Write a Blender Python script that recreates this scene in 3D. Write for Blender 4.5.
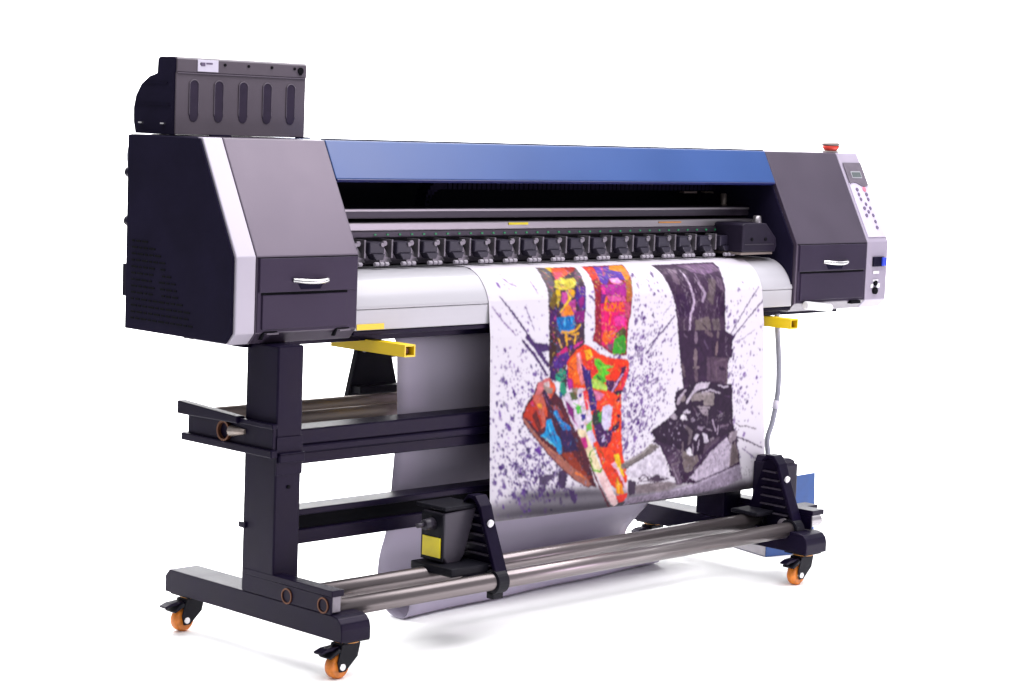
import bpy, bmesh, math, random
import numpy as np
from mathutils import Vector, Matrix

for o in list(bpy.data.objects):
    bpy.data.objects.remove(o)
scene = bpy.context.scene
COL = scene.collection
random.seed(7)

# ---------------------------------------------------------------- camera
cam_d = bpy.data.cameras.new('camera')
cam_d.sensor_width = 36.0
cam_d.lens = 76.564
cam_d.clip_start = 0.1
cam_d.clip_end = 200.0
cam = bpy.data.objects.new('camera', cam_d)
COL.objects.link(cam)
R_, U_, F_ = (0.70529, -0.70794, 0.03732), (0.04651, 0.09874, 0.99403), (0.7074, 0.69934, -0.10257)
cam.matrix_world = Matrix(((R_[0], U_[0], -F_[0], -3.5124),
                           (R_[1], U_[1], -F_[1], -4.0106),
                           (R_[2], U_[2], -F_[2], 1.3252),
                           (0, 0, 0, 1)))
scene.camera = cam

# ---------------------------------------------------------------- world and unseen area lamps
world = bpy.data.worlds.new('World')
scene.world = world
world.use_nodes = True
bg = world.node_tree.nodes['Background']
bg.inputs['Color'].default_value = (0.95, 0.95, 1.0, 1)
bg.inputs['Strength'].default_value = 0.48

def area_lamp(name, loc, target, power, sx, sy, color=(1, 1, 1)):
    d = bpy.data.lights.new(name, 'AREA')
    d.energy = power; d.shape = 'RECTANGLE'; d.size = sx; d.size_y = sy; d.color = color
    o = bpy.data.objects.new(name, d)
    COL.objects.link(o)
    o.location = loc
    o.rotation_euler = (Vector(target) - Vector(loc)).to_track_quat('-Z', 'Y').to_euler()
    return o
area_lamp('front_fill', (0.9, -1.0, 4.2), (0.9, -0.7, 0), 250, 6.0, 3.0)  # unseen overhead fill, added to whiten the floor
area_lamp('rear_fill', (1.5, 2.2, 4.2), (1.2, 1.2, 0), 410, 6.0, 3.0)  # unseen fill from behind, added to lift the shadows on the floor
area_lamp('sheen_softbox', (1.40, -1.15, 2.62), (-0.15, 0.07, 1.1), 11, 1.0, 0.9, (1.0, 0.88, 1.02))
area_lamp('side_fill', (2.5, -2.7, 0.32), (-0.1, 0.0, 0.35), 20, 1.3, 0.5, (1.0, 0.85, 1.05))  # unseen low strip, added for sheen on the post fronts
area_lamp('backdrop_fill', (2.0, 1.2, 3.7), (3.6, 3.6, 0.8), 290, 5.5, 1.0)  # unseen lamp, added to burn the backdrop out to white

scene.view_settings.view_transform = 'Standard'
scene.view_settings.look = 'None'
scene.view_settings.exposure = 0.33
scene.view_settings.gamma = 1.0

# ---------------------------------------------------------------- materials
KEY = 0.80            # the set is lit bright for the white sweep; overall reflectance of the subject
def mat(name, col, rough=0.5, metal=0.0, spec=0.5, var=0.12, scale=40.0, bump=0.0, bscale=900.0, stretch=None, tint=None):
    if name != 'studio_white':
        col = [c * KEY for c in col]; spec *= KEY
    m = bpy.data.materials.new(name)
    m.use_nodes = True
    nt = m.node_tree
    b = nt.nodes['Principled BSDF']
    b.inputs['Roughness'].default_value = rough
    b.inputs['Metallic'].default_value = metal
    b.inputs['Specular IOR Level'].default_value = spec
    if tint: b.inputs['Specular Tint'].default_value = (*tint, 1)
    tc = nt.nodes.new('ShaderNodeTexCoord')
    mp = nt.nodes.new('ShaderNodeMapping')
    if stretch: mp.inputs['Scale'].default_value = stretch
    nt.links.new(tc.outputs['Object'], mp.inputs['Vector'])
    n = nt.nodes.new('ShaderNodeTexNoise')
    n.inputs['Scale'].default_value = scale
    n.inputs['Detail'].default_value = 4.0
    nt.links.new(mp.outputs['Vector'], n.inputs['Vector'])
    r = nt.nodes.new('ShaderNodeValToRGB')
    r.color_ramp.elements[0].position = 0.3
    r.color_ramp.elements[1].position = 0.7
    r.color_ramp.elements[0].color = [max(0, c * (1 - var)) for c in col] + [1]
    r.color_ramp.elements[1].color = [min(1, c * (1 + var)) for c in col] + [1]
    nt.links.new(n.outputs['Fac'], r.inputs['Fac'])
    nt.links.new(r.outputs['Color'], b.inputs['Base Color'])
    # slight roughness breakup
    mr = nt.nodes.new('ShaderNodeMapRange')
    mr.inputs['To Min'].default_value = max(0.02, rough - 0.06)
    mr.inputs['To Max'].default_value = min(1, rough + 0.06)
    nt.links.new(n.outputs['Fac'], mr.inputs['Value'])
    nt.links.new(mr.outputs['Result'], b.inputs['Roughness'])
    if bump:
        n2 = nt.nodes.new('ShaderNodeTexNoise')
        n2.inputs['Scale'].default_value = bscale
        nt.links.new(tc.outputs['Object'], n2.inputs['Vector'])
        bp = nt.nodes.new('ShaderNodeBump')
        bp.inputs['Strength'].default_value = bump
        bp.inputs['Distance'].default_value = 0.002
        nt.links.new(n2.outputs['Fac'], bp.inputs['Height'])
        nt.links.new(bp.outputs['Normal'], b.inputs['Normal'])
    return m

M = {}
M['studio_white'] = mat('studio_white', (0.93, 0.93, 0.93), 0.9, spec=0.1, var=0.01, scale=2)
M['grey_shell'] = mat('grey_shell', (0.036, 0.026, 0.046), 0.38, spec=0.92, var=0.07, scale=9, bump=0.06, bscale=1400, tint=(1.0, 0.88, 1.02))
M['navy_side'] = mat('navy_side', (0.0100, 0.0080, 0.022), 0.6, spec=0.05, var=0.15, scale=8, bump=0.08, tint=(0.8, 0.7, 1.0))
M['slot_black'] = mat('slot_black', (0.003, 0.003, 0.005), 0.8, spec=0.1)
M['lavender_trim'] = mat('lavender_trim', (0.45, 0.41, 0.49), 0.36, spec=0.7, var=0.04, scale=6)
M['blue_hood'] = mat('blue_hood', (0.0095, 0.050, 0.200), 0.38, spec=0.60, var=0.06, scale=4, bump=0.05)
M['blue_edge'] = mat('blue_edge', (0.010, 0.014, 0.10), 0.4)
M['frame_black'] = mat('frame_black', (0.0036, 0.0020, 0.0115), 0.40, spec=0.15, var=0.2, scale=14, bump=0.10, tint=(0.88, 0.74, 1.0))
M['deep_black'] = mat('deep_black', (0.004, 0.0035, 0.008), 0.6, spec=0.2)
M['cavity'] = mat('cavity', (0.003, 0.003, 0.008), 0.7, spec=0.1)
M['rail_grey'] = mat('rail_grey', (0.055, 0.045, 0.065), 0.35, metal=0.4, var=0.1, scale=20, stretch=(0.1, 3, 3))
M['aluminium'] = mat('aluminium', (0.42, 0.39, 0.42), 0.36, metal=0.85, var=0.08, scale=16, stretch=(0.05, 4, 4))
M['platen_white'] = mat('platen_white', (0.43, 0.42, 0.455), 0.34, spec=0.5, var=0.03, scale=12, stretch=(0.03, 4, 4))
M['steel_tube'] = mat('steel_tube', (0.21, 0.18, 0.185), 0.30, metal=0.8, var=0.16, scale=22, stretch=(0.08, 3, 3))
M['old_tube'] = mat('old_tube', (0.30, 0.245, 0.22), 0.40, metal=0.5, var=0.15, scale=22, stretch=(0.08, 3, 3))
M['bronze'] = mat('bronze', (0.12, 0.045, 0.022), 0.45, metal=0.6)
M['roller_black'] = mat('roller_black', (0.018, 0.014, 0.030), 0.45)
M['nylon_white'] = mat('nylon_white', (0.72, 0.70, 0.74), 0.4)
M['yellow_paint'] = mat('yellow_paint', (0.84, 0.57, 0.006), 0.38, var=0.04, scale=14)
M['label_yellow'] = mat('label_yellow', (0.86, 0.70, 0.012), 0.5, var=0.05)
M['label_white'] = mat('label_white', (0.62, 0.58, 0.70), 0.45, var=0.05)
M['chrome'] = mat('chrome', (0.72, 0.70, 0.72), 0.22, metal=0.9, var=0.04)
M['motor_grey'] = mat('motor_grey', (0.030, 0.024, 0.038), 0.5)
M['orange_tyre'] = mat('orange_tyre', (0.70, 0.20, 0.018), 0.45, var=0.35, scale=45)
M['red_button'] = mat('red_button', (0.65, 0.05, 0.03), 0.3)
M['cup_grey'] = mat('cup_grey', (0.20, 0.17, 0.16), 0.4)
M['panel_grey'] = mat('panel_grey', (0.115, 0.095, 0.125), 0.4)
M['pad_light'] = mat('pad_light', (0.52, 0.47, 0.60), 0.4, var=0.03)
M['lcd'] = mat('lcd', (0.10, 0.115, 0.12), 0.15)
M['lcd_line'] = mat('lcd_line', (0.38, 0.38, 0.42), 0.3)
M['key_dark'] = mat('key_dark', (0.12, 0.09, 0.16), 0.5)
M['key_pink'] = mat('key_pink', (0.75, 0.16, 0.24), 0.5)
M['socket_blue'] = mat('socket_blue', (0.03, 0.06, 0.55), 0.3)
M['carton_blue'] = mat('carton_blue', (0.020, 0.070, 0.24), 0.55, var=0.08)
M['carton_grey'] = mat('carton_grey', (0.32, 0.30, 0.33), 0.7, var=0.08)
M['cable_grey'] = mat('cable_grey', (0.27, 0.27, 0.33), 0.5)
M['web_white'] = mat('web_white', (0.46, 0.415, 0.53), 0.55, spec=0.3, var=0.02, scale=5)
M['green_dot'] = mat('green_dot', (0.03, 0.32, 0.12), 0.4)
M['orange_bit'] = mat('orange_bit', (0.55, 0.22, 0.03), 0.45)
M['carriage_grey'] = mat('carriage_grey', (0.013, 0.009, 0.021), 0.5, spec=0.2)
M['wheel_grey'] = mat('wheel_grey', (0.34, 0.31, 0.36), 0.5)
M['shaded_grey'] = mat('shaded_grey', (0.022, 0.0145, 0.034), 0.45, spec=0.30, var=0.08, scale=9, bump=0.06, bscale=1400, tint=(1.0, 0.85, 1.1))  # shell grey with the shade of the upright fronts put into the colour
M['motor_dark'] = mat('motor_dark', (0.010, 0.006, 0.020), 0.5, spec=0.2)
M['plate_grey'] = mat('plate_grey', (0.22, 0.20, 0.23), 0.42, metal=0.6, var=0.2, scale=30)
M['grey_trim'] = mat('grey_trim', (0.33, 0.29, 0.37), 0.42, spec=0.4, var=0.04, scale=6)
M['tank_grey'] = mat('tank_grey', (0.085, 0.068, 0.088), 0.50, spec=0.4, var=0.06, scale=10, bump=0.10, bscale=1400)
M['tank_slot'] = mat('tank_slot', (0.020, 0.012, 0.032), 0.35, spec=0.3)

# ---------------------------------------------------------------- mesh helpers
def add_box(bm, x0, x1, y0, y1, z0, z1, bev=0.0):
    t = bmesh.new()
    bmesh.ops.create_cube(t, size=1)
    for v in t.verts:
        v.co = Vector(((x0 + x1) / 2 + v.co.x * (x1 - x0), (y0 + y1) / 2 + v.co.y * (y1 - y0), (z0 + z1) / 2 + v.co.z * (z1 - z0)))
    if bev: bmesh.ops.bevel(t, geom=t.edges[:], offset=bev, segments=2, affect='EDGES', profile=0.6)
    merge(bm, t)
def merge(bm, t):
    me = bpy.data.meshes.new('tmp')
    t.to_mesh(me); t.free()
    bm.from_mesh(me)
    bpy.data.meshes.remove(me)
def add_prism(bm, poly, a0, a1, axis='x', bev=0.0, fn=None):
    """poly of 2-D points extruded along an axis; fn maps (p, q, a) to xyz"""
    t = bmesh.new()
    if fn is None:
        fn = {'x': lambda p, q, a: (a, p, q), 'y': lambda p, q, a: (p, a, q), 'z': lambda p, q, a: (p, q, a)}[axis]
    A = [t.verts.new(fn(p, q, a0)) for p, q in poly]
    B = [t.verts.new(fn(p, q, a1)) for p, q in poly]
    n = len(poly)
    t.faces.new(A); t.faces.new(B)
    for i in range(n):
        t.faces.new((A[i], A[(i + 1) % n], B[(i + 1) % n], B[i]))
    bmesh.ops.recalc_face_normals(t, faces=t.faces[:])
    if bev: bmesh.ops.bevel(t, geom=t.edges[:], offset=bev, segments=2, affect='EDGES', profile=0.6, clamp_overlap=True)
    merge(bm, t)
def add_cyl(bm, p0, p1, r0, r1=None, n=28, cap=True, bev=0.0):
    if r1 is None: r1 = r0
    p0, p1 = Vector(p0), Vector(p1)
    d = (p1 - p0).normalized()
    a = d.orthogonal().normalized(); b = d.cross(a)
    t = bmesh.new()
    prof = [(0, r0), (1, r1)]
    L = (p1 - p0).length
    if bev: prof = [(0, r0 - bev), (bev / L, r0), (1 - bev / L, r1), (1, r1 - bev)]
    rings = []
    for f, r in prof:
        c = p0.lerp(p1, f)
        rings.append([t.verts.new(c + (a * math.cos(2 * math.pi * k / n) + b * math.sin(2 * math.pi * k / n)) * r) for k in range(n)])
    for i in range(len(rings) - 1):
        for k in range(n):
            f = t.faces.new((rings[i][k], rings[i][(k + 1) % n], rings[i + 1][(k + 1) % n], rings[i + 1][k])); f.smooth = True
    if cap:
        t.faces.new(rings[0]); t.faces.new(rings[-1])
    bmesh.ops.recalc_face_normals(t, faces=t.faces[:])
    merge(bm, t)
def add_ring(bm, c, d, r_out, r_in, h, n=28):
    """washer: centre c, axis d, height h"""
    c, d = Vector(c), Vector(d).normalized()
    a = d.orthogonal().normalized(); b = d.cross(a)
    t = bmesh.new(); rr = []
    for r, k in ((r_in, 0), (r_out, 0), (r_out, h), (r_in, h)):
        rr.append([t.verts.new(c + d * k + (a * math.cos(2 * math.pi * i / n) + b * math.sin(2 * math.pi * i / n)) * r) for i in range(n)])
    for j in range(4):
        for i in range(n):
            t.faces.new((rr[j][i], rr[j][(i + 1) % n], rr[(j + 1) % 4][(i + 1) % n], rr[(j + 1) % 4][i]))
    bmesh.ops.recalc_face_normals(t, faces=t.faces[:])
    merge(bm, t)
def add_tube(bm, pts, r, n=12):
    pts = [Vector(p) for p in pts]
    # Catmull-Rom resample
    P = []
    for i in range(len(pts) - 1):
        p0 = pts[max(i - 1, 0)]; p1 = pts[i]; p2 = pts[i + 1]; p3 = pts[min(i + 2, len(pts) - 1)]
        for k in range(8):
            u = k / 8
            P.append(0.5 * ((2 * p1) + (p2 - p0) * u + (2 * p0 - 5 * p1 + 4 * p2 - p3) * u * u + (3 * p1 - p0 - 3 * p2 + p3) * u ** 3))
    P.append(pts[-1])
    t = bmesh.new(); rings = []
    a = (P[1] - P[0]).orthogonal().normalized()
    for i, p in enumerate(P):
        d = (P[min(i + 1, len(P) - 1)] - P[max(i - 1, 0)]).normalized()
        a = (a - d * a.dot(d)).normalized(); b = d.cross(a)
        rings.append([t.verts.new(p + (a * math.cos(2 * math.pi * k / n) + b * math.sin(2 * math.pi * k / n)) * r) for k in range(n)])
    for i in range(len(P) - 1):
        for k in range(n):
            f = t.faces.new((rings[i][k], rings[i][(k + 1) % n], rings[i + 1][(k + 1) % n], rings[i + 1][k])); f.smooth = True
    t.faces.new(rings[0]); t.faces.new(rings[-1])
    bmesh.ops.recalc_face_normals(t, faces=t.faces[:])
    merge(bm, t)

def obj(name, bm, m, parent=None, label=None):
    me = bpy.data.meshes.new(name)
    bm.to_mesh(me); bm.free()
    me.materials.append(M[m] if isinstance(m, str) else m)
    o = bpy.data.objects.new(name, me)
    COL.objects.link(o)
    if parent: attach(o, parent)
    if label: o['label'] = label
    return o
def obj_split(name, bm, m, parent):
    """every loose piece of bm becomes a part of its own"""
    bm.verts.ensure_lookup_table()
    seen = set(); made = []
    for v0 in list(bm.verts):
        if v0 in seen: continue
        stack, isl = [v0], set()
        while stack:
            v = stack.pop()
            if v in isl: continue
            isl.add(v)
            stack += [e.other_vert(v) for e in v.link_edges]
        seen |= isl
        t = bmesh.new(); mp = {v: t.verts.new(v.co) for v in isl}
        for f in {f for v in isl for f in v.link_faces}:
            nf = t.faces.new([mp[v] for v in f.verts]); nf.smooth = f.smooth
        made.append(obj(name, t, m, parent))
    bm.free()
    return made
def attach(o, parent):
    o.parent = parent
    if parent.type == 'EMPTY':
        o.matrix_parent_inverse = Matrix.Translation(-Vector(parent.location))
def thing(name, label, cat, loc=(0, 0, 0)):
    o = bpy.data.objects.new(name, None)
    COL.objects.link(o)
    o.location = loc
    o['label'] = label; o['category'] = cat
    o.empty_display_size = 0.1
    return o
def B(): return bmesh.new()
def boxo(name, parent, m, x0, x1, y0, y1, z0, z1, bev=0.002, label=None):
    b = B(); add_box(b, x0, x1, y0, y1, z0, z1, bev); return obj(name, b, m, parent, label)

# ---------------------------------------------------------------- the setting: white studio sweep
vx, vy = 0.7112, 0.7030                       # horizontal view direction
GZ = 0.010                                    # floor level under the casters
def sw(l, w, z): return (0.9 + vx * l + vy * w, 0.1 + vy * l - vx * w, z + GZ)
def sweep_strip(bm, prof, w0=-4.2, w1=4.2):
    k = lambda l: min(1.0, 0.45 + 0.55 * (l + 2.1) / 4.7)      # the sweep narrows towards the camera
    a = [bm.verts.new(sw(l, w0 * k(l), z)) for l, z in prof]
    b = [bm.verts.new(sw(l, w1 * k(l), z)) for l, z in prof]
    for i in range(len(prof) - 1):
        f = bm.faces.new((a[i], b[i], b[i + 1], a[i + 1])); f.smooth = True
b = B(); sweep_strip(b, [(-2.1, 0), (2.6, 0)])
fl = obj('floor', b, 'studio_white'); fl['kind'] = 'structure'
b = B()
sweep_strip(b, [(2.6 + 1.0 * math.sin(t * math.pi / 20), 1.0 - 1.0 * math.cos(t * math.pi / 20)) for t in range(11)] + [(3.6, 4.2)])
bd = obj('backdrop', b, 'studio_white'); bd['kind'] = 'structure'
# ---------------------------------------------------------------- the printer
P = thing('wide_format_printer', 'grey and blue wide format inkjet printer on a black wheeled stand', 'printer', (0.92, 0.05, 0))

ZB, ZT, Z0, CH, YC, YT, YB = 0.976, 1.250, 0.7685, 0.0267, 0.025, 0.1403, 0.43
XL, XLS, XR, XR1, XR2 = -0.378, -0.316, 1.75, 2.109, 2.224
PROF = [(0, Z0 + CH), (0, ZB), (YT, ZT), (YB, ZT), (YB, Z0), (YC, Z0)]
def slope(s, h=0.0):
    """point (y, z) on the sloped lid, s from 0 (front edge) to 1 (top edge), h outwards"""
    return (YT * s - 0.890 * h, ZB + (ZT - ZB) * s + 0.456 * h)
def inset(prof, d):
    n = len(prof); c = (sum(p[0] for p in prof) / n, sum(p[1] for p in prof) / n)
    return [(p[0] + (d if p[0] < c[0] else -d), p[1] + (d if p[1] < c[1] else -d)) for p in prof]

def slope_patch(bm, x0, x1, s0, s1, h0, h1, bev=0.0):
    (ya, za), (yb, zb) = slope(s0, h0), slope(s1, h0)
    (yc, zc), (yd, zd) = slope(s1, h1), slope(s0, h1)
    add_prism(bm, [(ya, za), (yb, zb), (yc, zc), (yd, zd)], x0, x1, 'x', bev)

def end_cover(x_in, x_mid, x_out, outer, label):
    """shell between x_in (next to the opening) and x_mid, trim between x_mid and x_out"""
    lo, hi = min(x_in, x_mid), max(x_in, x_mid)
    b = B(); add_prism(b, PROF, lo, hi, 'x', 0.003)
    c = obj('end_cover', b, 'grey_shell', P, label)
    lo2, hi2 = min(x_mid, x_out), max(x_mid, x_out)
    b = B()
    tp = [(0, Z0 + CH), (0, ZB), (YT, ZT), (YT + 0.02, ZT), (YT + 0.02, Z0), (YC, Z0)]
    add_prism(b, tp, lo2 + (0.003 if lo2 == x_out else 0.0015), hi2 - (0.003 if hi2 == x_out else 0.0015), 'x', 0.003)
    obj('trim_stripe', b, 'lavender_trim' if outer < 0 else 'grey_trim', c)
    # outer side panel
    b = B()
    sp = [(0.006, Z0 + CH + 0.002), (0.006, ZB - 0.001), (YT + 0.004, ZT - 0.002), (YB, ZT - 0.002), (YB, Z0 + 0.003), (YC + 0.003, Z0 + 0.003)]
    if outer < 0:
        add_prism(b, sp, x_out - 0.004, x_out + 0.002, 'x', 0.002)
        add_prism(b, [(YT + 0.021, Z0 + 0.002), (YT + 0.021, ZT - 0.001), (YB - 0.002, ZT - 0.001), (YB - 0.002, Z0 + 0.002)], x_out + 0.002, x_mid - 0.0015, 'x', 0.002)
    else:
        add_prism(b, sp, x_out - 0.002, x_out + 0.004, 'x', 0.002)
        add_prism(b, [(YT + 0.021, Z0 + 0.002), (YT + 0.021, ZT - 0.001), (YB - 0.002, ZT - 0.001), (YB - 0.002, Z0 + 0.002)], x_mid + 0.0015, x_out - 0.002, 'x', 0.002)
    obj('side_panel', b, 'navy_side', c)
    return c

L = end_cover(0.0, XLS, XL, -1, 'left end cover lit pale grey with light stripe')
RC = end_cover(XR, XR1, XR2, 1, 'right end cover carrying the control panel')

def drawer_set(cv, x0, x1, hx0, hx1, seam_x, flip):
    # drawer front, lower door, gap lines and pull handle
    b = B(); add_box(b, min(x0 - 0.003, x0), x1 + 0.003, -0.0015, 0.002, Z0 + CH + 0.002, 0.9728, 0.0005)
    obj('front_fascia', b, 'shaded_grey', cv)
    b = B(); add_box(b, x0, x1, -0.005, 0.004, 0.8915, 0.9725, 0.002)
    d = obj('drawer_front', b, 'shaded_grey', cv)
    b = B(); add_box(b, x0 + 0.01, seam_x, -0.005, 0.004, 0.8035, 0.8855, 0.002)
    obj('lower_door', b, 'shaded_grey', cv)
    b = B(); add_box(b, x0 + 0.008, seam_x + 0.001, -0.0022, 0.002, 0.8855, 0.8915)
    obj('drawer_gap', b, 'slot_black', cv)
    # bow handle, and a dark patch painting the shade below it
    b = B()
    pts = []
    n = 10
    for i in range(n + 1):
        t = i / n
        pts.append((hx0 + (hx1 - hx0) * t, -0.004 - 0.024 * math.sin(math.pi * min(1, max(0, t)) ) ** 0.5, 0.919 - 0.003 * math.sin(math.pi * t)))
    add_tube(b, pts, 0.0062, 10)
    obj('drawer_handle', b, 'chrome', cv)
    b = B(); 
    prof = [(hx0 + 0.012, 0.911), (hx1 - 0.012, 0.911), (hx1 - 0.022, 0.897), (hx0 + 0.022, 0.897)]
    add_prism(b, prof, -0.0062, -0.004, 'y', 0.0)
    obj('handle_shade', b, 'navy_side', cv)
drawer_set(L, -0.309, -0.006, -0.205, -0.102, -0.036, 0)
drawer_set(RC, 1.762, 2.102, 1.883, 1.996, 2.092, 1)
# seam between lid and drawers: a shadow line on each cover
for cv, x0, x1 in ((L, -0.313, -0.003), (RC, 1.753, 2.106)):
    b = B(); add_box(b, x0, x1, -0.0018, 0.003, 0.9730, 0.9748); obj('lid_seam', b, 'slot_black', cv)
# hinges under the drawers
for hx in (-0.30, -0.075):
    b = B()
    add_box(b, hx + 0.012, hx + 0.050, -0.003, 0.01, 0.7965, 0.7995, 0.001)
    add_prism(b, [(hx - 0.002, 0.7800), (hx + 0.008, 0.7990), (hx + 0.013, 0.7990), (hx + 0.005, 0.7800)], -0.003, 0.006, 'y', 0.001)
    h = obj_split('hinge', b, 'slot_black', L)
    b = B(); add_box(b, hx + 0.014, hx + 0.050, -0.0085, -0.004, 0.7915, 0.7955, 0.001); obj('hinge_leaf', b, 'panel_grey', L)
for hx in (2.03,):
    b = B(); add_box(b, hx, hx + 0.05, -0.008, 0.01, 0.786, 0.796, 0.002); obj_split('hinge', b, 'slot_black', RC)
# waste bottle lever: pale tube below the right drawers
b = B(); add_cyl(b, (1.790, -0.012, 0.7905), (1.918, -0.012, 0.7785), 0.0125, bev=0.003)
obj('drip_tray_handle', b, 'nylon_white', RC)

# vents on the left side panel: rows of short slots
b = B()
row = 0
for z in np.linspace(0.99, 0.80, 13):
    y_hi = 0.405; 
    span = 0.05 + 0.20 * (row / 12.0) ** 0.8
    y = y_hi
    k = 0
    while y > y_hi - span:
        ln = 0.012 + 0.006 * ((k * 7 + row * 5) % 3)
        if not (4 <= row <= 8 and 0.075 < y_hi - y < 0.105):
            add_box(b, XL - 0.0052, XL - 0.003, y - ln, y, z - 0.0022, z + 0.0022)
        y -= ln + 0.006
        k += 1
    row += 1
obj('vent_slots', b, 'slot_black', L)
# latches and cable at the rear edge of the left side panel
b = B()
for zz in (1.155, 1.035, 0.865): add_cyl(b, (XL + 0.015, YB, zz), (XL + 0.015, YB + 0.022, zz), 0.009, 0.013, 14)
add_box(b, XL, XL + 0.03, YB, YB + 0.02, 0.85, 0.93, 0.003)
obj_split('rear_latch', b, 'frame_black', L)
b = B(); add_tube(b, [(XL + 0.01, YB + 0.004, 1.238), (XL + 0.008, YB + 0.014, 1.20), (XL + 0.01, YB + 0.012, 1.16), (XL + 0.01, YB + 0.004, 1.13)], 0.004)
obj('rear_cable', b, 'cable_grey', L)

# ---- hood and dark inside
b = B()
sA, sB = slope(0.66), slope(1.0)
sA2 = slope(0.66, -0.012)
add_prism(b, [sA, sB, (YB - 0.01, ZT), (YB - 0.01, ZT - 0.012), (YT + 0.012, ZT - 0.012), sA2], 0.0015, XR - 0.0015, 'x', 0.0025)
hood = obj('hood', b, 'blue_hood', P)
b = B(); slope_patch(b, 0.003, XR - 0.003, 0.648, 0.659, -0.012, 0.0005, 0.001); obj('hood_edge', b, 'blue_edge', hood)
b = B(); add_box(b, 0.0015, XR - 0.0015, YT + 0.004, YT + 0.018, ZT + 0.0005, ZT + 0.004, 0.001); obj('hood_hinge', b, 'navy_side', hood)
b = B()
add_box(b, 0.001, XR - 0.001, 0.395, 0.425, 0.80, 1.236)
add_box(b, 0.001, XR - 0.001, 0.15, 0.394, 1.228, 1.236)
inner = obj('inner_housing', b, 'cavity', P)
# inner cheek of the right cover seen through the opening
b = B()
add_prism(b, [(0.012, 0.80), (0.012, 0.972), slope(0.95, -0.012), (0.39, 1.22), (0.39, 0.80)], XR - 0.006, XR - 0.001, 'x', 0.001)
obj('inner_cheek', b, 'navy_side', RC)
# cable chain along the back, bending down at its left end
b = B()
for i in range(64):
    x = 0.56 + i * 0.0185
    add_box(b, x, x + 0.015, 0.30, 0.345, 1.122, 1.150, 0.002)
for k in range(7):
    a = math.pi / 2 + k * math.pi / 12
    cx, cz = 0.56 + 0.055 * math.cos(a), 1.081 + 0.055 * math.sin(a)
    add_box(b, cx - 0.009, cx + 0.007, 0.30, 0.345, cz - 0.013, cz + 0.013, 0.002)
obj('cable_chain', b, 'navy_side', P)
# bits glimpsed in the carriage park at the right end
b = B(); add_box(b, 1.60, 1.66, 0.325, 0.345, 1.112, 1.118, 0.001); add_box(b, 1.70, 1.74, 0.325, 0.345, 1.112, 1.118, 0.001)
obj_split('bracket_strip', b, 'old_tube', P)
b = B(); add_cyl(b, (1.722, 0.27, 1.06), (1.722, 0.27, 1.115), 0.010, bev=0.002); obj('spring_post', b, 'old_tube', P)
b = B(); add_box(b, 1.645, 1.665, 0.325, 0.345, 1.140, 1.152, 0.002); obj('cable_clip', b, 'orange_bit', P)

# ---- guide beam, clamp bar, pinch rollers
b = B(); add_box(b, 0.001, XR - 0.008, 0.185, 0.285, 1.0515, 1.0785, 0.003)
gb = obj('guide_beam', b, 'rail_grey', P)
b = B(); add_box(b, 0.002, XR - 0.010, 0.181, 0.1845, 1.0705, 1.0765, 0.001); obj('guide_rail', b, 'aluminium', gb)
b = B(); add_box(b, 1.0, 1.62, 0.186, 0.20, 1.079, 1.083, 0.001) ; obj('encoder_strip', b, 'label_yellow', gb) if False else b.free()
b = B()
add_box(b, 0.001, XR - 0.008, 0.165, 0.30, 1.0215, 1.0425, 0.003)
cb = obj('clamp_bar', b, 'aluminium', P)
b = B(); add_prism(b, [(0.160, 1.0205), (0.160, 1.0045), (0.30, 1.0045), (0.30, 1.0205)], 0.001, XR - 0.008, 'x', 0.002)
obj('clamp_step', b, 'rail_grey', cb)
b = B()
for i in range(34):
    x = 0.19 + i * 0.0425
    add_box(b, x, x + 0.007, 0.1582, 0.1605, 1.010, 1.0145)
obj_split('indicator_light', b, 'green_dot', cb)
b = B(); add_box(b, 0.68, 0.755, 0.1625, 0.168, 1.0330, 1.0395, 0.0005); obj('warning_label', b, 'label_yellow', cb)
b = B(); add_box(b, 1.30, 1.40, 0.1625, 0.168, 1.0330, 1.0370, 0.0005); obj('red_label', b, 'orange_bit', cb)
b = B(); add_box(b, 0.001, XR - 0.008, 0.205, 0.30, 0.932, 1.0042, 0.001); obj('roller_backplate', b, 'rail_grey', P)

xs = [0.075] + [0.165 + 0.0925 * i for i in range(16)]   # one hidden by the left cover, sixteen in view
def pinch_unit(parent, x):
    b = B()
    add_box(b, x - 0.030, x + 0.020, 0.112, 0.165, 0.966, 0.997, 0.004)            # pivot block
    add_prism(b, [(x - 0.024, 0.967), (x + 0.018, 0.967), (x + 0.012, 0.951), (x - 0.012, 0.951)], 0.106, 0.135, 'y', 0.002)
    pr = obj('pinch_roller', b, 'roller_black', parent)
    b = B()
    add_prism(b, [(x + 0.024, 0.993), (x + 0.030, 0.993), (x + 0.066, 0.944), (x + 0.024, 0.944)], 0.134, 0.140, 'y', 0.0008)   # pressure plate
    add_cyl(b, (x + 0.010, 0.1125, 0.990), (x + 0.010, 0.108, 0.990), 0.0055, n=12)
    add_cyl(b, (x + 0.036, 0.136, 0.992), (x + 0.036, 0.128, 0.992), 0.007, n=12)
    obj('spring_arm', b, 'plate_grey', pr)
    b = B(); add_box(b, x - 0.040, x - 0.034, 0.122, 0.165, 0.955, 1.002, 0.001); obj('side_plate', b, 'plate_grey', pr)
    b = B()
    for k in range(3): add_cyl(b, (x - 0.020 + k * 0.017, 0.104, 0.9415), (x - 0.007 + k * 0.017, 0.104, 0.9415), 0.0055, n=14, bev=0.001)
    obj('roller_wheel', b, 'wheel_grey', pr)
    return pr
proto = pinch_unit(P, 0.0)
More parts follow.
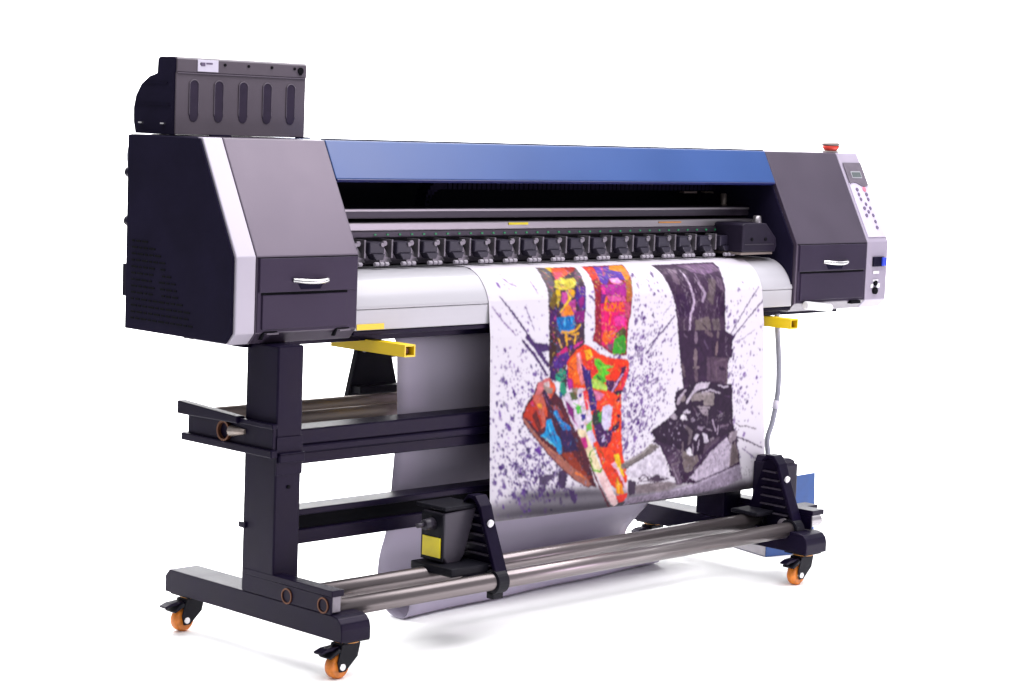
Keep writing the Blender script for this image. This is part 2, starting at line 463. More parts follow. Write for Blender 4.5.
for i, x in enumerate(xs):
    if i == 0:
        o = proto
        o.location.x += x
    else:
        o = proto.copy(); COL.objects.link(o); o.parent = P
        o.matrix_parent_inverse = proto.matrix_parent_inverse.copy()
        o.location.x = x
        for ch in proto.children:
            c = ch.copy(); COL.objects.link(c); c.parent = o
            c.matrix_parent_inverse = ch.matrix_parent_inverse.copy()

# ---- print carriage parked at the right
b = B()
add_prism(b, [(1.556, 0.950), (1.556, 1.030), (1.566, 1.036), (1.668, 1.036), (1.718, 0.992), (1.722, 0.968), (1.714, 0.950)], 0.055, 0.18, 'y', 0.005)
cg = obj('print_carriage', b, 'carriage_grey', P)
b = B(); add_box(b, 1.566, 1.706, 0.0535, 0.056, 0.9715, 0.9745); obj('carriage_trim', b, 'rail_grey', cg)
b = B(); add_box(b, 1.558, 1.708, 0.060, 0.18, 0.9425, 0.9495, 0.001); obj('carriage_skirt', b, 'old_tube', cg)
b = B()
for x in (1.600, 1.665): add_cyl(b, (x, 0.0552, 0.988), (x, 0.052, 0.988), 0.005, n=12)
obj_split('carriage_screw', b, 'slot_black', cg)
b = B(); add_cyl(b, (1.690, 0.11, 1.020), (1.690, 0.11, 1.056), 0.016, 0.012, bev=0.003); obj('damper_knob', b, 'aluminium', cg)
b = B(); add_box(b, 1.590, 1.622, 0.14, 0.20, 0.945, 1.003, 0.003); obj('end_bracket', b, 'aluminium', P)

# ---- platen: curved white apron
PL = [(0.30, 0.9275), (0.10, 0.9275), (0.072, 0.9200), (0.045, 0.9030), (0.022, 0.8750), (0.009, 0.8450)]
def smooth_prof(pts, n=6):
    out = []
    for i in range(len(pts) - 1):
        p0 = pts[max(i - 1, 0)]; p1 = pts[i]; p2 = pts[i + 1]; p3 = pts[min(i + 2, len(pts) - 1)]
        for k in range(n):
            u = k / n
            out.append(tuple(0.5 * (2 * p1[j] + (p2[j] - p0[j]) * u + (2 * p0[j] - 5 * p1[j] + 4 * p2[j] - p3[j]) * u * u + (3 * p1[j] - p0[j] - 3 * p2[j] + p3[j]) * u ** 3) for j in range(2)))
    out.append(pts[-1])
    return out
prof = PL[:1] + smooth_prof(PL[1:], 6) + [(0.0092, 0.8400), (0.012, 0.8386), (0.28, 0.8386)]
b = B(); add_prism(b, prof, 0.001, XR - 0.001, 'x')
for f in b.faces:
    if len(f.verts) == 4: f.smooth = True
pl = obj('platen', b, 'platen_white', P)
try:
    for p in pl.data.polygons: p.use_smooth = len(p.vertices) == 4
    pl.data.set_sharp_from_angle(angle=math.radians(35))
except Exception: pass
b = B(); add_box(b, 0.001, XR - 0.001, 0.0092, 0.28, 0.7868, 0.8382, 0.003); obj('platen_skirt', b, 'platen_white', pl)
b = B(); add_box(b, 0.001, XR - 0.001, 0.012, 0.30, 0.7745, 0.7858, 0.002); obj('platen_base', b, 'frame_black', pl)
b = B(); add_box(b, -0.30, 2.05, 0.30, 0.42, 0.772, 0.93, 0.004); add_box(b, -0.30, 2.05, 0.06, 0.30, 0.755, 0.772, 0.002)
obj('chassis', b, 'frame_black', P)

# ---- yellow infrared sensor arms
for x0, ya, yb in ((0.082, -0.088, 0.19), (1.652, -0.066, 0.15)):
    x1 = x0 + 0.036
    b = B()
    w = 0.004
    z0, z1 = 0.728, 0.758
    add_box(b, x0, x1, ya, yb, z0, z0 + w); add_box(b, x0, x1, ya, yb, z1 - w, z1)
    add_box(b, x0, x0 + w, ya, yb, z0 + w, z1 - w); add_box(b, x1 - w, x1, ya, yb, z0 + w, z1 - w)
    s = obj('sensor_arm', b, 'yellow_paint', P)
    b = B(); add_box(b, x0 + 0.010, x1 - 0.012, ya + 0.012, ya + 0.05, z0 + 0.008, z1 - 0.010); obj('sensor_core', b, 'bronze', s)

b = B(); add_box(b, 0.008, 0.098, 0.0075, 0.0088, 0.7885, 0.8030, 0.0004); obj('arm_reflection', b, 'yellow_paint', P)  # thin yellow plate painting the arm's reflection on the skirt
# ---- ink station on the left cover
tk = None
TX0, TX1, TY = -0.352, 0.050, 0.28
side = [(TY, 1.2525), (TY, 1.402), (TY - 0.003, 1.404), (TY - 0.003, 1.434), (TY + 0.002, 1.439), (0.345, 1.439), (0.352, 1.433), (0.354, 1.400),
        (0.385, 1.392), (0.418, 1.373), (0.440, 1.345), (0.449, 1.315), (0.448, 1.280), (0.440, 1.2525)]
b = B(); add_prism(b, side, TX0, TX1, 'x', 0.003)
tk = obj('ink_station', b, 'tank_grey', P)
b = B(); add_prism(b, [(p[0] + (0.004 if p[0] < 0.29 else -0.001), p[1] - 0.001) for p in side], TX0 - 0.003, TX0 + 0.002, 'x', 0.001)
add_box(b, TX0 - 0.006, TX0 - 0.002, 0.30, 0.44, 1.322, 1.325); add_box(b, TX0 - 0.006, TX0 - 0.002, 0.31, 0.40, 1.374, 1.377)
obj('tank_side', b, 'navy_side', tk)
b = B()
for yy in (0.315, 0.405): add_box(b, TX0 - 0.010, TX0 - 0.002, yy, yy + 0.014, 1.276, 1.280, 0.001)
obj_split('tank_clip', b, 'chrome', tk)
b = B(); add_box(b, TX0 + 0.002, TX1 - 0.002, TY - 0.0040, TY, 1.4000, 1.4022); obj('lid_step', b, 'panel_grey', tk)
for i in range(5):
    cx = TX0 + 0.053 + i * 0.0752
    b = B()
    pts = []
    r = 0.0125
    for k in range(13): a = math.pi * k / 12; pts.append((cx + r * math.cos(a), 1.372 + r * math.sin(a)))
    for k in range(13): a = math.pi + math.pi * k / 12; pts.append((cx + r * math.cos(a), 1.297 + r * math.sin(a)))
    add_prism(b, pts, TY - 0.0012, TY + 0.004, 'y')
    sl = obj('ink_window', b, 'tank_slot', tk)
    b = B()
    r2 = 0.0135
    arc = [(cx + r2 * math.cos(math.pi * k / 10), TY - 0.0015, 1.372 + r2 * math.sin(math.pi * k / 10)) for k in range(11)]
    add_tube(b, [(cx + r2, TY - 0.0012, 1.30)] + arc + [(cx - r2, TY - 0.0012, 1.30)], 0.0013, 6)
    obj('window_rim', b, 'panel_grey', tk)
b = B()
for i in range(5): add_cyl(b, (TX0 + 0.070 + i * 0.073, TY - 0.0055, 1.4245), (TX0 + 0.070 + i * 0.073, TY - 0.002, 1.4245), 0.0036, n=10)
obj_split('lid_screw', b, 'slot_black', tk)
b = B(); add_cyl(b, (TX1 - 0.021, TY - 0.0065, 1.420), (TX1 - 0.021, TY - 0.002, 1.420), 0.0085, n=16); add_box(b, TX1 - 0.024, TX1 - 0.018, TY - 0.0065, TY - 0.002, 1.409, 1.414); obj('lid_lock', b, 'slot_black', tk)
b = B(); add_box(b, -0.292, -0.230, TY - 0.0048, TY - 0.002, 1.406, 1.4345, 0.0005); lb = obj('white_label', b, 'label_white', tk)
b = B(); add_box(b, -0.283, -0.270, TY - 0.0056, TY - 0.0045, 1.419, 1.428, 0.0005); add_box(b, -0.267, -0.248, TY - 0.0056, TY - 0.0045, 1.424, 1.428, 0.0002); obj_split('label_print', b, 'key_dark', tk)
b = B(); add_box(b, TX0 + 0.10, TX0 + 0.16, TY - 0.012, TY, 1.2505, 1.2545); add_box(b, 0.02, 0.06, TY - 0.012, TY, 1.2505, 1.2545); obj_split('tank_foot', b, 'navy_side', tk)

# ---- emergency stop button and control panel on the right cover
b = B(); add_cyl(b, (2.122, 0.17, 1.2505), (2.122, 0.17, 1.2555), 0.027, bev=0.002); obj('emergency_stop', b, 'cup_grey', RC)
b = B(); add_cyl(b, (2.122, 0.17, 1.2555), (2.122, 0.17, 1.2725), 0.022, 0.028, bev=0.003); obj('stop_button', b, 'red_button', RC)
b = B(); add_cyl(b, (2.122, 0.17, 1.2727), (2.122, 0.17, 1.284), 0.031, 0.024, bev=0.003); obj('button_cap', b, 'cup_grey', RC)

def fnS(x, s, h):
    y, z = slope(s, h); return (x, y, z)
xa, xb = XR1 + 0.012, XR2 - 0.006
b = B(); add_prism(b, [(xa, 0.055), (xa, 0.66), (xb, 0.66), (xb, 0.055)], 0.0002, 0.0022, fn=fnS); cp = obj('keypad_panel', b, 'pad_light', RC)
wave = [(xa + 0.002, 0.885), (xb - 0.001, 0.885)] + [(xb - 0.001 - (xb - xa - 0.003) * t / 12, 0.635 + 0.022 * math.sin(t / 12 * 2 * math.pi - math.pi) + 0.01 * t / 12) for t in range(13)]
b = B(); add_prism(b, wave, 0.0024, 0.0042, fn=fnS); obj('display_panel', b, 'panel_grey', RC)
b = B(); add_prism(b, [(xa + 0.024, 0.71), (xa + 0.024, 0.785), (xb - 0.022, 0.785), (xb - 0.022, 0.71)], 0.0044, 0.0052, fn=fnS); obj('display_frame', b, 'lcd_line', RC)
b = B(); add_prism(b, [(xa + 0.027, 0.72), (xa + 0.027, 0.775), (xb - 0.025, 0.775), (xb - 0.025, 0.72)], 0.0054, 0.0060, fn=fnS); obj('display_screen', b, 'lcd', RC)
keys = [(0.30, 0.585), (0.30, 0.53), (0.32, 0.475), (0.72, 0.53), (0.72, 0.475), (0.50, 0.42), (0.34, 0.375), (0.66, 0.375), (0.50, 0.335), (0.32, 0.295), (0.68, 0.295), (0.68, 0.225), (0.66, 0.16)]
for i, (kx, ks) in enumerate(keys):
    x = xa + (xb - xa) * kx
    b = B(); w = 0.0058 if i % 3 else 0.0072
    add_prism(b, [(x + w * math.cos(a * math.pi / 4), ks + 0.020 * math.sin(a * math.pi / 4)) for a in range(8)], 0.0024, 0.0040, fn=fnS)
    obj('key', b, 'key_dark', RC)
b = B(); x = xa + (xb - xa) * 0.70
add_prism(b, [(x + 0.009 * math.cos(a * math.pi / 5), 0.587 + 0.026 * math.sin(a * math.pi / 5)) for a in range(10)], 0.0024, 0.0040, fn=fnS); obj('power_key', b, 'key_pink', RC)
# sockets on the front face of the trim
b = B(); add_box(b, 2.140, 2.200, -0.006, 0.0, 0.899, 0.930, 0.003); obj('socket', b, 'navy_side', RC)
b = B(); add_box(b, 2.181, 2.202, -0.013, -0.006, 0.901, 0.928, 0.003); obj('rocker_switch', b, 'socket_blue', RC)
b = B(); add_box(b, 2.146, 2.178, -0.003, 0.0, 0.876, 0.886, 0.002); add_box(b, 2.146, 2.176, -0.003, 0.0, 0.852, 0.859, 0.002); add_box(b, 2.136, 2.150, -0.003, 0, 0.832, 0.845, 0.002); add_box(b, 2.164, 2.182, -0.005, 0.0, 0.832, 0.846, 0.002); obj_split('socket_label', b, 'nylon_white', RC)
b = B(); add_cyl(b, (2.160, -0.006, 0.847), (2.160, 0.0, 0.847), 0.008, n=16); add_cyl(b, (2.158, -0.008, 0.823), (2.158, 0.0, 0.823), 0.011, n=16); obj_split('plug_hole', b, 'slot_black', RC)

# ---- stand
FX0, FX1, FY0, FY1, FT, FB = -0.278, -0.189, -0.298, 0.382, 0.164, 0.1055
def foot(x0, x1):
    c = 0.031
    arc = [(FY0 + c - c * math.sin(a), FT - c + c * math.cos(a)) for a in (k * math.pi / 2 / 3 for k in range(4))]
    poly = [(FY0, FB)] + arc[::-1] + [(FY1 - 0.016, FT), (FY1, FT - 0.018), (FY1, FB)]
    b = B(); add_prism(b, poly, x0, x1, 'x', 0.0025)
    return obj('stand_foot', b, 'frame_black', P)
fL = foot(FX0, FX1); fR = foot(1.475, 1.571)
def post(x0, x1, y0, y1):
    b = B(); add_box(b, x0, x1, y0, y1, FT + 0.0005, 0.7680, 0.004)
    o = obj('stand_post', b, 'frame_black', P)
    return o
pL = post(-0.2785, -0.201, -0.044, 0.075)
pR = post(1.4765, 1.555, 0.012, 0.12)
b = B()
for (dx, z) in ((0.018, 0.532), (0.055, 0.534), (0.016, 0.474), (0.052, 0.476), (0.040, 0.43)):
    add_cyl(b, (-0.2785 + dx, -0.047, z), (-0.2785 + dx, -0.0435, z), 0.0048, n=12)
obj_split('post_bolt', b, 'slot_black', pL)
b = B(); add_box(b, -0.2795, -0.2, -0.0475, -0.0445, 0.460, 0.552, 0.001); obj('post_plate', b, 'frame_black', pL)
b = B(); add_box(b, -0.276, -0.199, -0.056, -0.047, 0.490, 0.512, 0.003); add_box(b, -0.276, -0.199, -0.058, -0.047, 0.511, 0.514, 0.001); obj('post_lip', b, 'frame_black', pL)
# main beam
b = B()
add_box(b, -0.1995, 1.475, 0.032, 0.11, 0.5125, 0.5515, 0.004)
add_box(b, -0.1995, 1.475, 0.026, 0.11, 0.4935, 0.5125, 0.004)
add_box(b, -0.1995, 1.475, 0.036, 0.11, 0.4645, 0.4935, 0.003)
mb = obj('cross_beam', b, 'frame_black', P)
# lower beam: channel with a dark groove
b = B()
add_box(b, -0.2005, 1.475, 0.030, 0.10, 0.338, 0.354, 0.003); add_box(b, -0.2005, 1.475, 0.030, 0.10, 0.268, 0.303, 0.003); add_box(b, -0.2005, 1.475, 0.06, 0.10, 0.303, 0.338)
lbm = obj('lower_beam', b, 'frame_black', P)
b = B(); add_box(b, -0.2005, 1.475, 0.044, 0.0598, 0.303, 0.338); obj('beam_groove', b, 'slot_black', lbm)
b = B(); add_box(b, -0.2845, -0.2790, 0.06, 0.085, 0.318, 0.332, 0.002); obj_split('post_bolt', b, 'frame_black', pL)

# rear media support: brackets with two tubes
b = B()
add_box(b, -0.300, -0.2795, -0.052, 0.300, 0.5035, 0.5225, 0.003)
add_box(b, -0.290, -0.2795, -0.045, 0.285, 0.5225, 0.572, 0.001)
add_prism(b, [(0.075, 0.5720), (0.075, 0.5890), (0.312, 0.6010), (0.312, 0.5680), (0.260, 0.5680)], -0.305, -0.2795, 'x', 0.003)
add_box(b, -0.296, -0.2795, -0.05, 0.08, 0.5720, 0.5840, 0.002)
sb = obj('supply_bracket', b, 'frame_black', P)
b = B()
for yy in (0.134,): add_ring(b, (-0.290, yy, 0.547), (-1, 0, 0), 0.025, 0.020, 0.010)
obj_split('bearing_ring', b, 'bronze', sb)
b = B(); add_cyl(b, (-0.291, 0.112, 0.549), (-0.291, 0.058, 0.553), 0.014, 0.006, 16); obj('bearing_pin', b, 'old_tube', sb)
b = B(); add_box(b, 1.50, 1.525, 0.125, 0.33, 0.5035, 0.59, 0.003); obj('supply_bracket', b, 'frame_black', P)
for yy, zz in ((0.195, 0.545), (0.262, 0.562)):
    b = B(); add_cyl(b, (-0.279, yy, zz), (1.50, yy, zz), 0.0215, n=32); tb = obj('supply_tube', b, 'old_tube', P)
# media holder flange: tapered black plate on the tubes
b = B()
tz = [(0.252, 0.555), (0.288, 0.700), (0.298, 0.712), (0.392, 0.712), (0.404, 0.690), (0.445, 0.545), (0.425, 0.538), (0.27, 0.545)]
add_prism(b, tz, 0.318, 0.336, 'y', 0.003)
add_box(b, 0.27, 0.43, 0.285, 0.318, 0.582, 0.60, 0.002)
mh = obj('media_holder', b, 'deep_black', P)
b = B(); add_cyl(b, (0.300, 0.312, 0.697), (0.322, 0.312, 0.705), 0.010, n=14); obj('holder_clip', b, 'cable_grey', mh)
b = B(); add_box(b, 0.395, 0.44, 0.322, 0.345, 0.668, 0.70, 0.002); obj('holder_tab', b, 'bronze', mh)

# take-up tubes and their side rails
def takeup_rail(x0, x1, ya):
    b = B()
    add_box(b, x0, x1, ya, 0.07, 0.2065, 0.2215, 0.002)
    add_box(b, x0, x0 + 0.006, ya + 0.004, 0.07, FT + 0.001, 0.2065, 0.001)
    return obj('take_up_rail', b, 'frame_black', P)
rl = takeup_rail(FX0 - 0.001, FX0 + 0.036, -0.262)
rr = takeup_rail(1.545, 1.60, -0.262)
b = B()
for yy, zz in ((-0.100, 0.181), (-0.232, 0.1835)):
    add_ring(b, (FX0 - 0.001, yy, zz), (-1, 0, 0), 0.0190, 0.0155, 0.003)
obj_split('bearing_ring', b, 'bronze', rl)
b = B(); add_box(b, FX0 + 0.007, FX0 + 0.033, -0.254, -0.247, FT + 0.003, 0.2055, 0.002); obj('rail_end_plate', b, 'plate_grey', rl)
for yy, zz in ((-0.096, 0.1755), (-0.214, 0.1645)):
    b = B()
    add_cyl(b, (FX0 + 0.0055, yy, zz), (1.515, yy, zz), 0.0222, n=48)
    obj('take_up_tube', b, 'steel_tube', P)
b = B(); add_box(b, 1.600, 1.70, -0.165, -0.115, 0.200, 0.211, 0.003); obj('rail_cap', b, 'frame_black', rr)
b = B(); add_cyl(b, (1.50, -0.19, 0.1735), (1.665, -0.19, 0.1735), 0.0195, n=32); obj('tube_spindle', b, 'aluminium', rr)
b = B(); add_box(b, 1.582, 1.66, -0.17, -0.09, 0.10, 0.194, 0.004); obj('rail_mount', b, 'frame_black', rr)

def takeup_unit(x, y_sh, motor_side, label=None):
    """A-shaped arm in the y-z plane at x, with ribs, clamp and a motor box"""
    Y = lambda y: y + y_sh
    b = B()
    arm = [(Y(-0.10), 0.345), (Y(-0.118), 0.366), (Y(-0.142), 0.366), (Y(-0.160), 0.345), (Y(-0.175), 0.30), (Y(-0.232), 0.165), (Y(-0.225), 0.138), (Y(-0.195), 0.130), (Y(-0.06), 0.15), (Y(-0.04), 0.17)]
    add_prism(b, arm, x, x + 0.010, 'x', 0.002)
    # flange along the front edge
    fr = [(Y(-0.100), 0.352), (Y(-0.118), 0.372), (Y(-0.146), 0.372), (Y(-0.166), 0.348), (Y(-0.182), 0.302), (Y(-0.240), 0.165)]
    fi = [(Y(-0.228), 0.165), (Y(-0.172), 0.300), (Y(-0.157), 0.342), (Y(-0.140), 0.362), (Y(-0.120), 0.362), (Y(-0.106), 0.350)]
    add_prism(b, fr + fi, x - 0.014, x + 0.026, 'x', 0.002)
    a = obj('take_up_arm', b, 'frame_black', P, label)
    b = B()
    for k in range(6):
        z = 0.20 + k * 0.024
        w = 0.105 - 0.011 * k
        add_box(b, x - 0.012, x, Y(-0.205 + 0.010 * k), Y(-0.205 + 0.010 * k + w), z, z + 0.004, 0.001)
    obj_split('rib', b, 'motor_grey', a)
    b = B()
    for yy, zz in ((-0.092, 0.1785), (-0.215, 0.1640)):
        add_ring(b, (x - 0.016, yy, zz), (1, 0, 0), 0.031, 0.0215, 0.036)
    add_box(b, x - 0.016, x + 0.020, -0.225, -0.20, 0.120, 0.140, 0.003)
    obj_split('tube_clamp', b, 'deep_black', a)
    b = B(); add_cyl(b, (x + 0.004, Y(-0.183), 0.307), (x + 0.004, Y(-0.189), 0.305), 0.0095, 0.0095, n=18); obj('clamp_knob', b, 'nylon_white', a)
    return a
aL = takeup_unit(0.300, 0.0, -1, 'left take-up arm with motor box and yellow sticker')
aR = takeup_unit(1.512, 0.0, 1, 'right take-up arm')
# left motor box
b = B()
add_prism(b, [(0.190, 0.222), (0.190, 0.335), (0.300, 0.340), (0.262, 0.222), (0.246, 0.205), (0.202, 0.205)], -0.138, -0.058, 'y', 0.004)
mo = obj('take_up_motor', b, 'motor_grey', P)
b = B(); add_box(b, 0.184, 0.191, -0.138, -0.060, 0.212, 0.332, 0.002); add_box(b, 0.19, 0.31, -0.14, -0.03, 0.3400, 0.350, 0.003); obj('motor_cover', b, 'deep_black', mo)
b = B(); add_box(b, 0.1815, 0.1845, -0.133, -0.068, 0.222, 0.272, 0.0005); obj('yellow_sticker', b, 'label_yellow', mo)
b = B(); add_cyl(b, (0.184, -0.100, 0.305), (0.154, -0.100, 0.305), 0.016, 0.013, 16); add_cyl(b, (0.154, -0.100, 0.305), (0.132, -0.100, 0.305), 0.006, n=10)
obj('gear_knob', b, 'motor_grey', mo)
b = B(); add_box(b, 0.16, 0.30, -0.20, -0.05, 0.186, 0.207, 0.004); obj('motor_mount', b, 'deep_black', mo)
# right motor box
b = B()
add_box(b, 1.540, 1.612, -0.15, -0.04, 0.223, 0.340, 0.005)
add_prism(b, [(1.540, 0.339), (1.548, 0.358), (1.580, 0.358), (1.600, 0.350), (1.606, 0.339)], -0.145, -0.045, 'y', 0.003)
mo2 = obj('take_up_motor', b, 'motor_dark', P)
b = B(); add_box(b, 1.43, 1.51, -0.15, -0.05, 0.198, 0.210, 0.004); obj('motor_mount', b, 'deep_black', mo2)

# casters
def caster(x, y):
    yo = y
    b = B()
    add_box(b, x - 0.038, x + 0.038, y - 0.038, y + 0.038, FB - 0.006, FB - 0.0005, 0.001)
    cs = obj('caster', b, 'deep_black', P)
    b = B()
    add_cyl(b, (x, y, FB - 0.014), (x, y, FB - 0.006), 0.026, n=24)
    wx, wz, wr = x - 0.028, GZ + 0.0300, 0.0300
    for s in (-1, 1):
        yy = y + s * 0.0185
        add_prism(b, [(x + 0.026, FB - 0.013), (x - 0.030, FB - 0.013), (wx - 0.014, wz + 0.012), (wx - 0.008, wz - 0.012), (wx + 0.010, wz - 0.012), (x + 0.018, wz + 0.020)], yy - 0.002, yy + 0.002, 'y', 0.001)
    add_box(b, x - 0.030, x + 0.026, y - 0.018, y + 0.018, FB - 0.018, FB - 0.012, 0.001)
    add_prism(b, [(wx - 0.005, wz + 0.037), (wx - 0.036, wz + 0.022), (wx - 0.040, wz + 0.027), (wx - 0.010, wz + 0.046)], y - 0.02, y + 0.02, 'y', 0.001)
    obj('fork', b, 'deep_black', cs)
    b = B(); add_ring(b, (x, y, FB - 0.0065), (0, 0, -1), 0.030, 0.022, 0.004); obj('swivel_ring', b, 'orange_bit', cs)
    b = B()
    add_cyl(b, (wx, y - 0.0135, wz), (wx, y + 0.0135, wz), wr, n=32, bev=0.005)
    obj('wheel', b, 'orange_tyre', cs)
    b = B(); add_cyl(b, (wx, y - 0.0225, wz), (wx, y + 0.0225, wz), 0.008, n=16); obj('axle', b, 'chrome', cs)
    b = B()
    add_prism(b, [(wx + 0.012, wz + 0.050), (wx - 0.042, wz + 0.047), (wx - 0.062, wz + 0.040), (wx - 0.060, wz + 0.035), (wx - 0.040, wz + 0.039), (wx + 0.010, wz + 0.041)], y - 0.013, y + 0.013, 'y', 0.001)
    obj('brake_lever', b, 'frame_black', cs)
for cx, cy in ((-0.2200, -0.250), (-0.2300, 0.335), (1.523, -0.250), (1.523, 0.325)):
    caster(cx, cy)

# hose hanging at the right
b = B(); add_tube(b, [(1.695, 0.02, 0.765), (1.70, 0.02, 0.72), (1.715, 0.02, 0.62), (1.718, 0.02, 0.53), (1.700, 0.02, 0.44), (1.678, 0.02, 0.385), (1.685, 0.02, 0.33), (1.68, 0.02, 0.24), (1.62, 0.02, 0.18)], 0.0085)
ho = obj('drain_hose', b, 'cable_grey', P)
b = B(); add_cyl(b, (1.714, 0.02, 0.50), (1.708, 0.02, 0.475), 0.0105, n=14); obj('hose_tie', b, 'label_white', ho)

# ---- carton behind the right foot
ct = thing('carton', 'open blue carton with one flap raised, on the floor behind the right foot', 'box', (1.93, 0.3, 0))
CM = Matrix.Translation((1.736, 0.0475, 0)) @ Matrix.Rotation(math.radians(-13), 4, 'Z')
b = B(); add_box(b, 0.0, 0.19, 0.0, 0.36, GZ + 0.001, 0.070, 0.003); b.transform(CM); obj('carton_body', b, 'carton_blue', ct)
b = B(); add_box(b, -0.0025, 0.0005, 0.004, 0.356, GZ + 0.003, 0.066, 0.0005); b.transform(CM); obj('carton_side', b, 'carton_grey', ct)
b = B(); add_prism(b, [(0.075, 0.066), (0.190, 0.066), (0.182, 0.262), (0.085, 0.255)], 0.004, 0.009, 'y', 0.001); b.transform(CM); obj('carton_flap', b, 'carton_blue', ct)
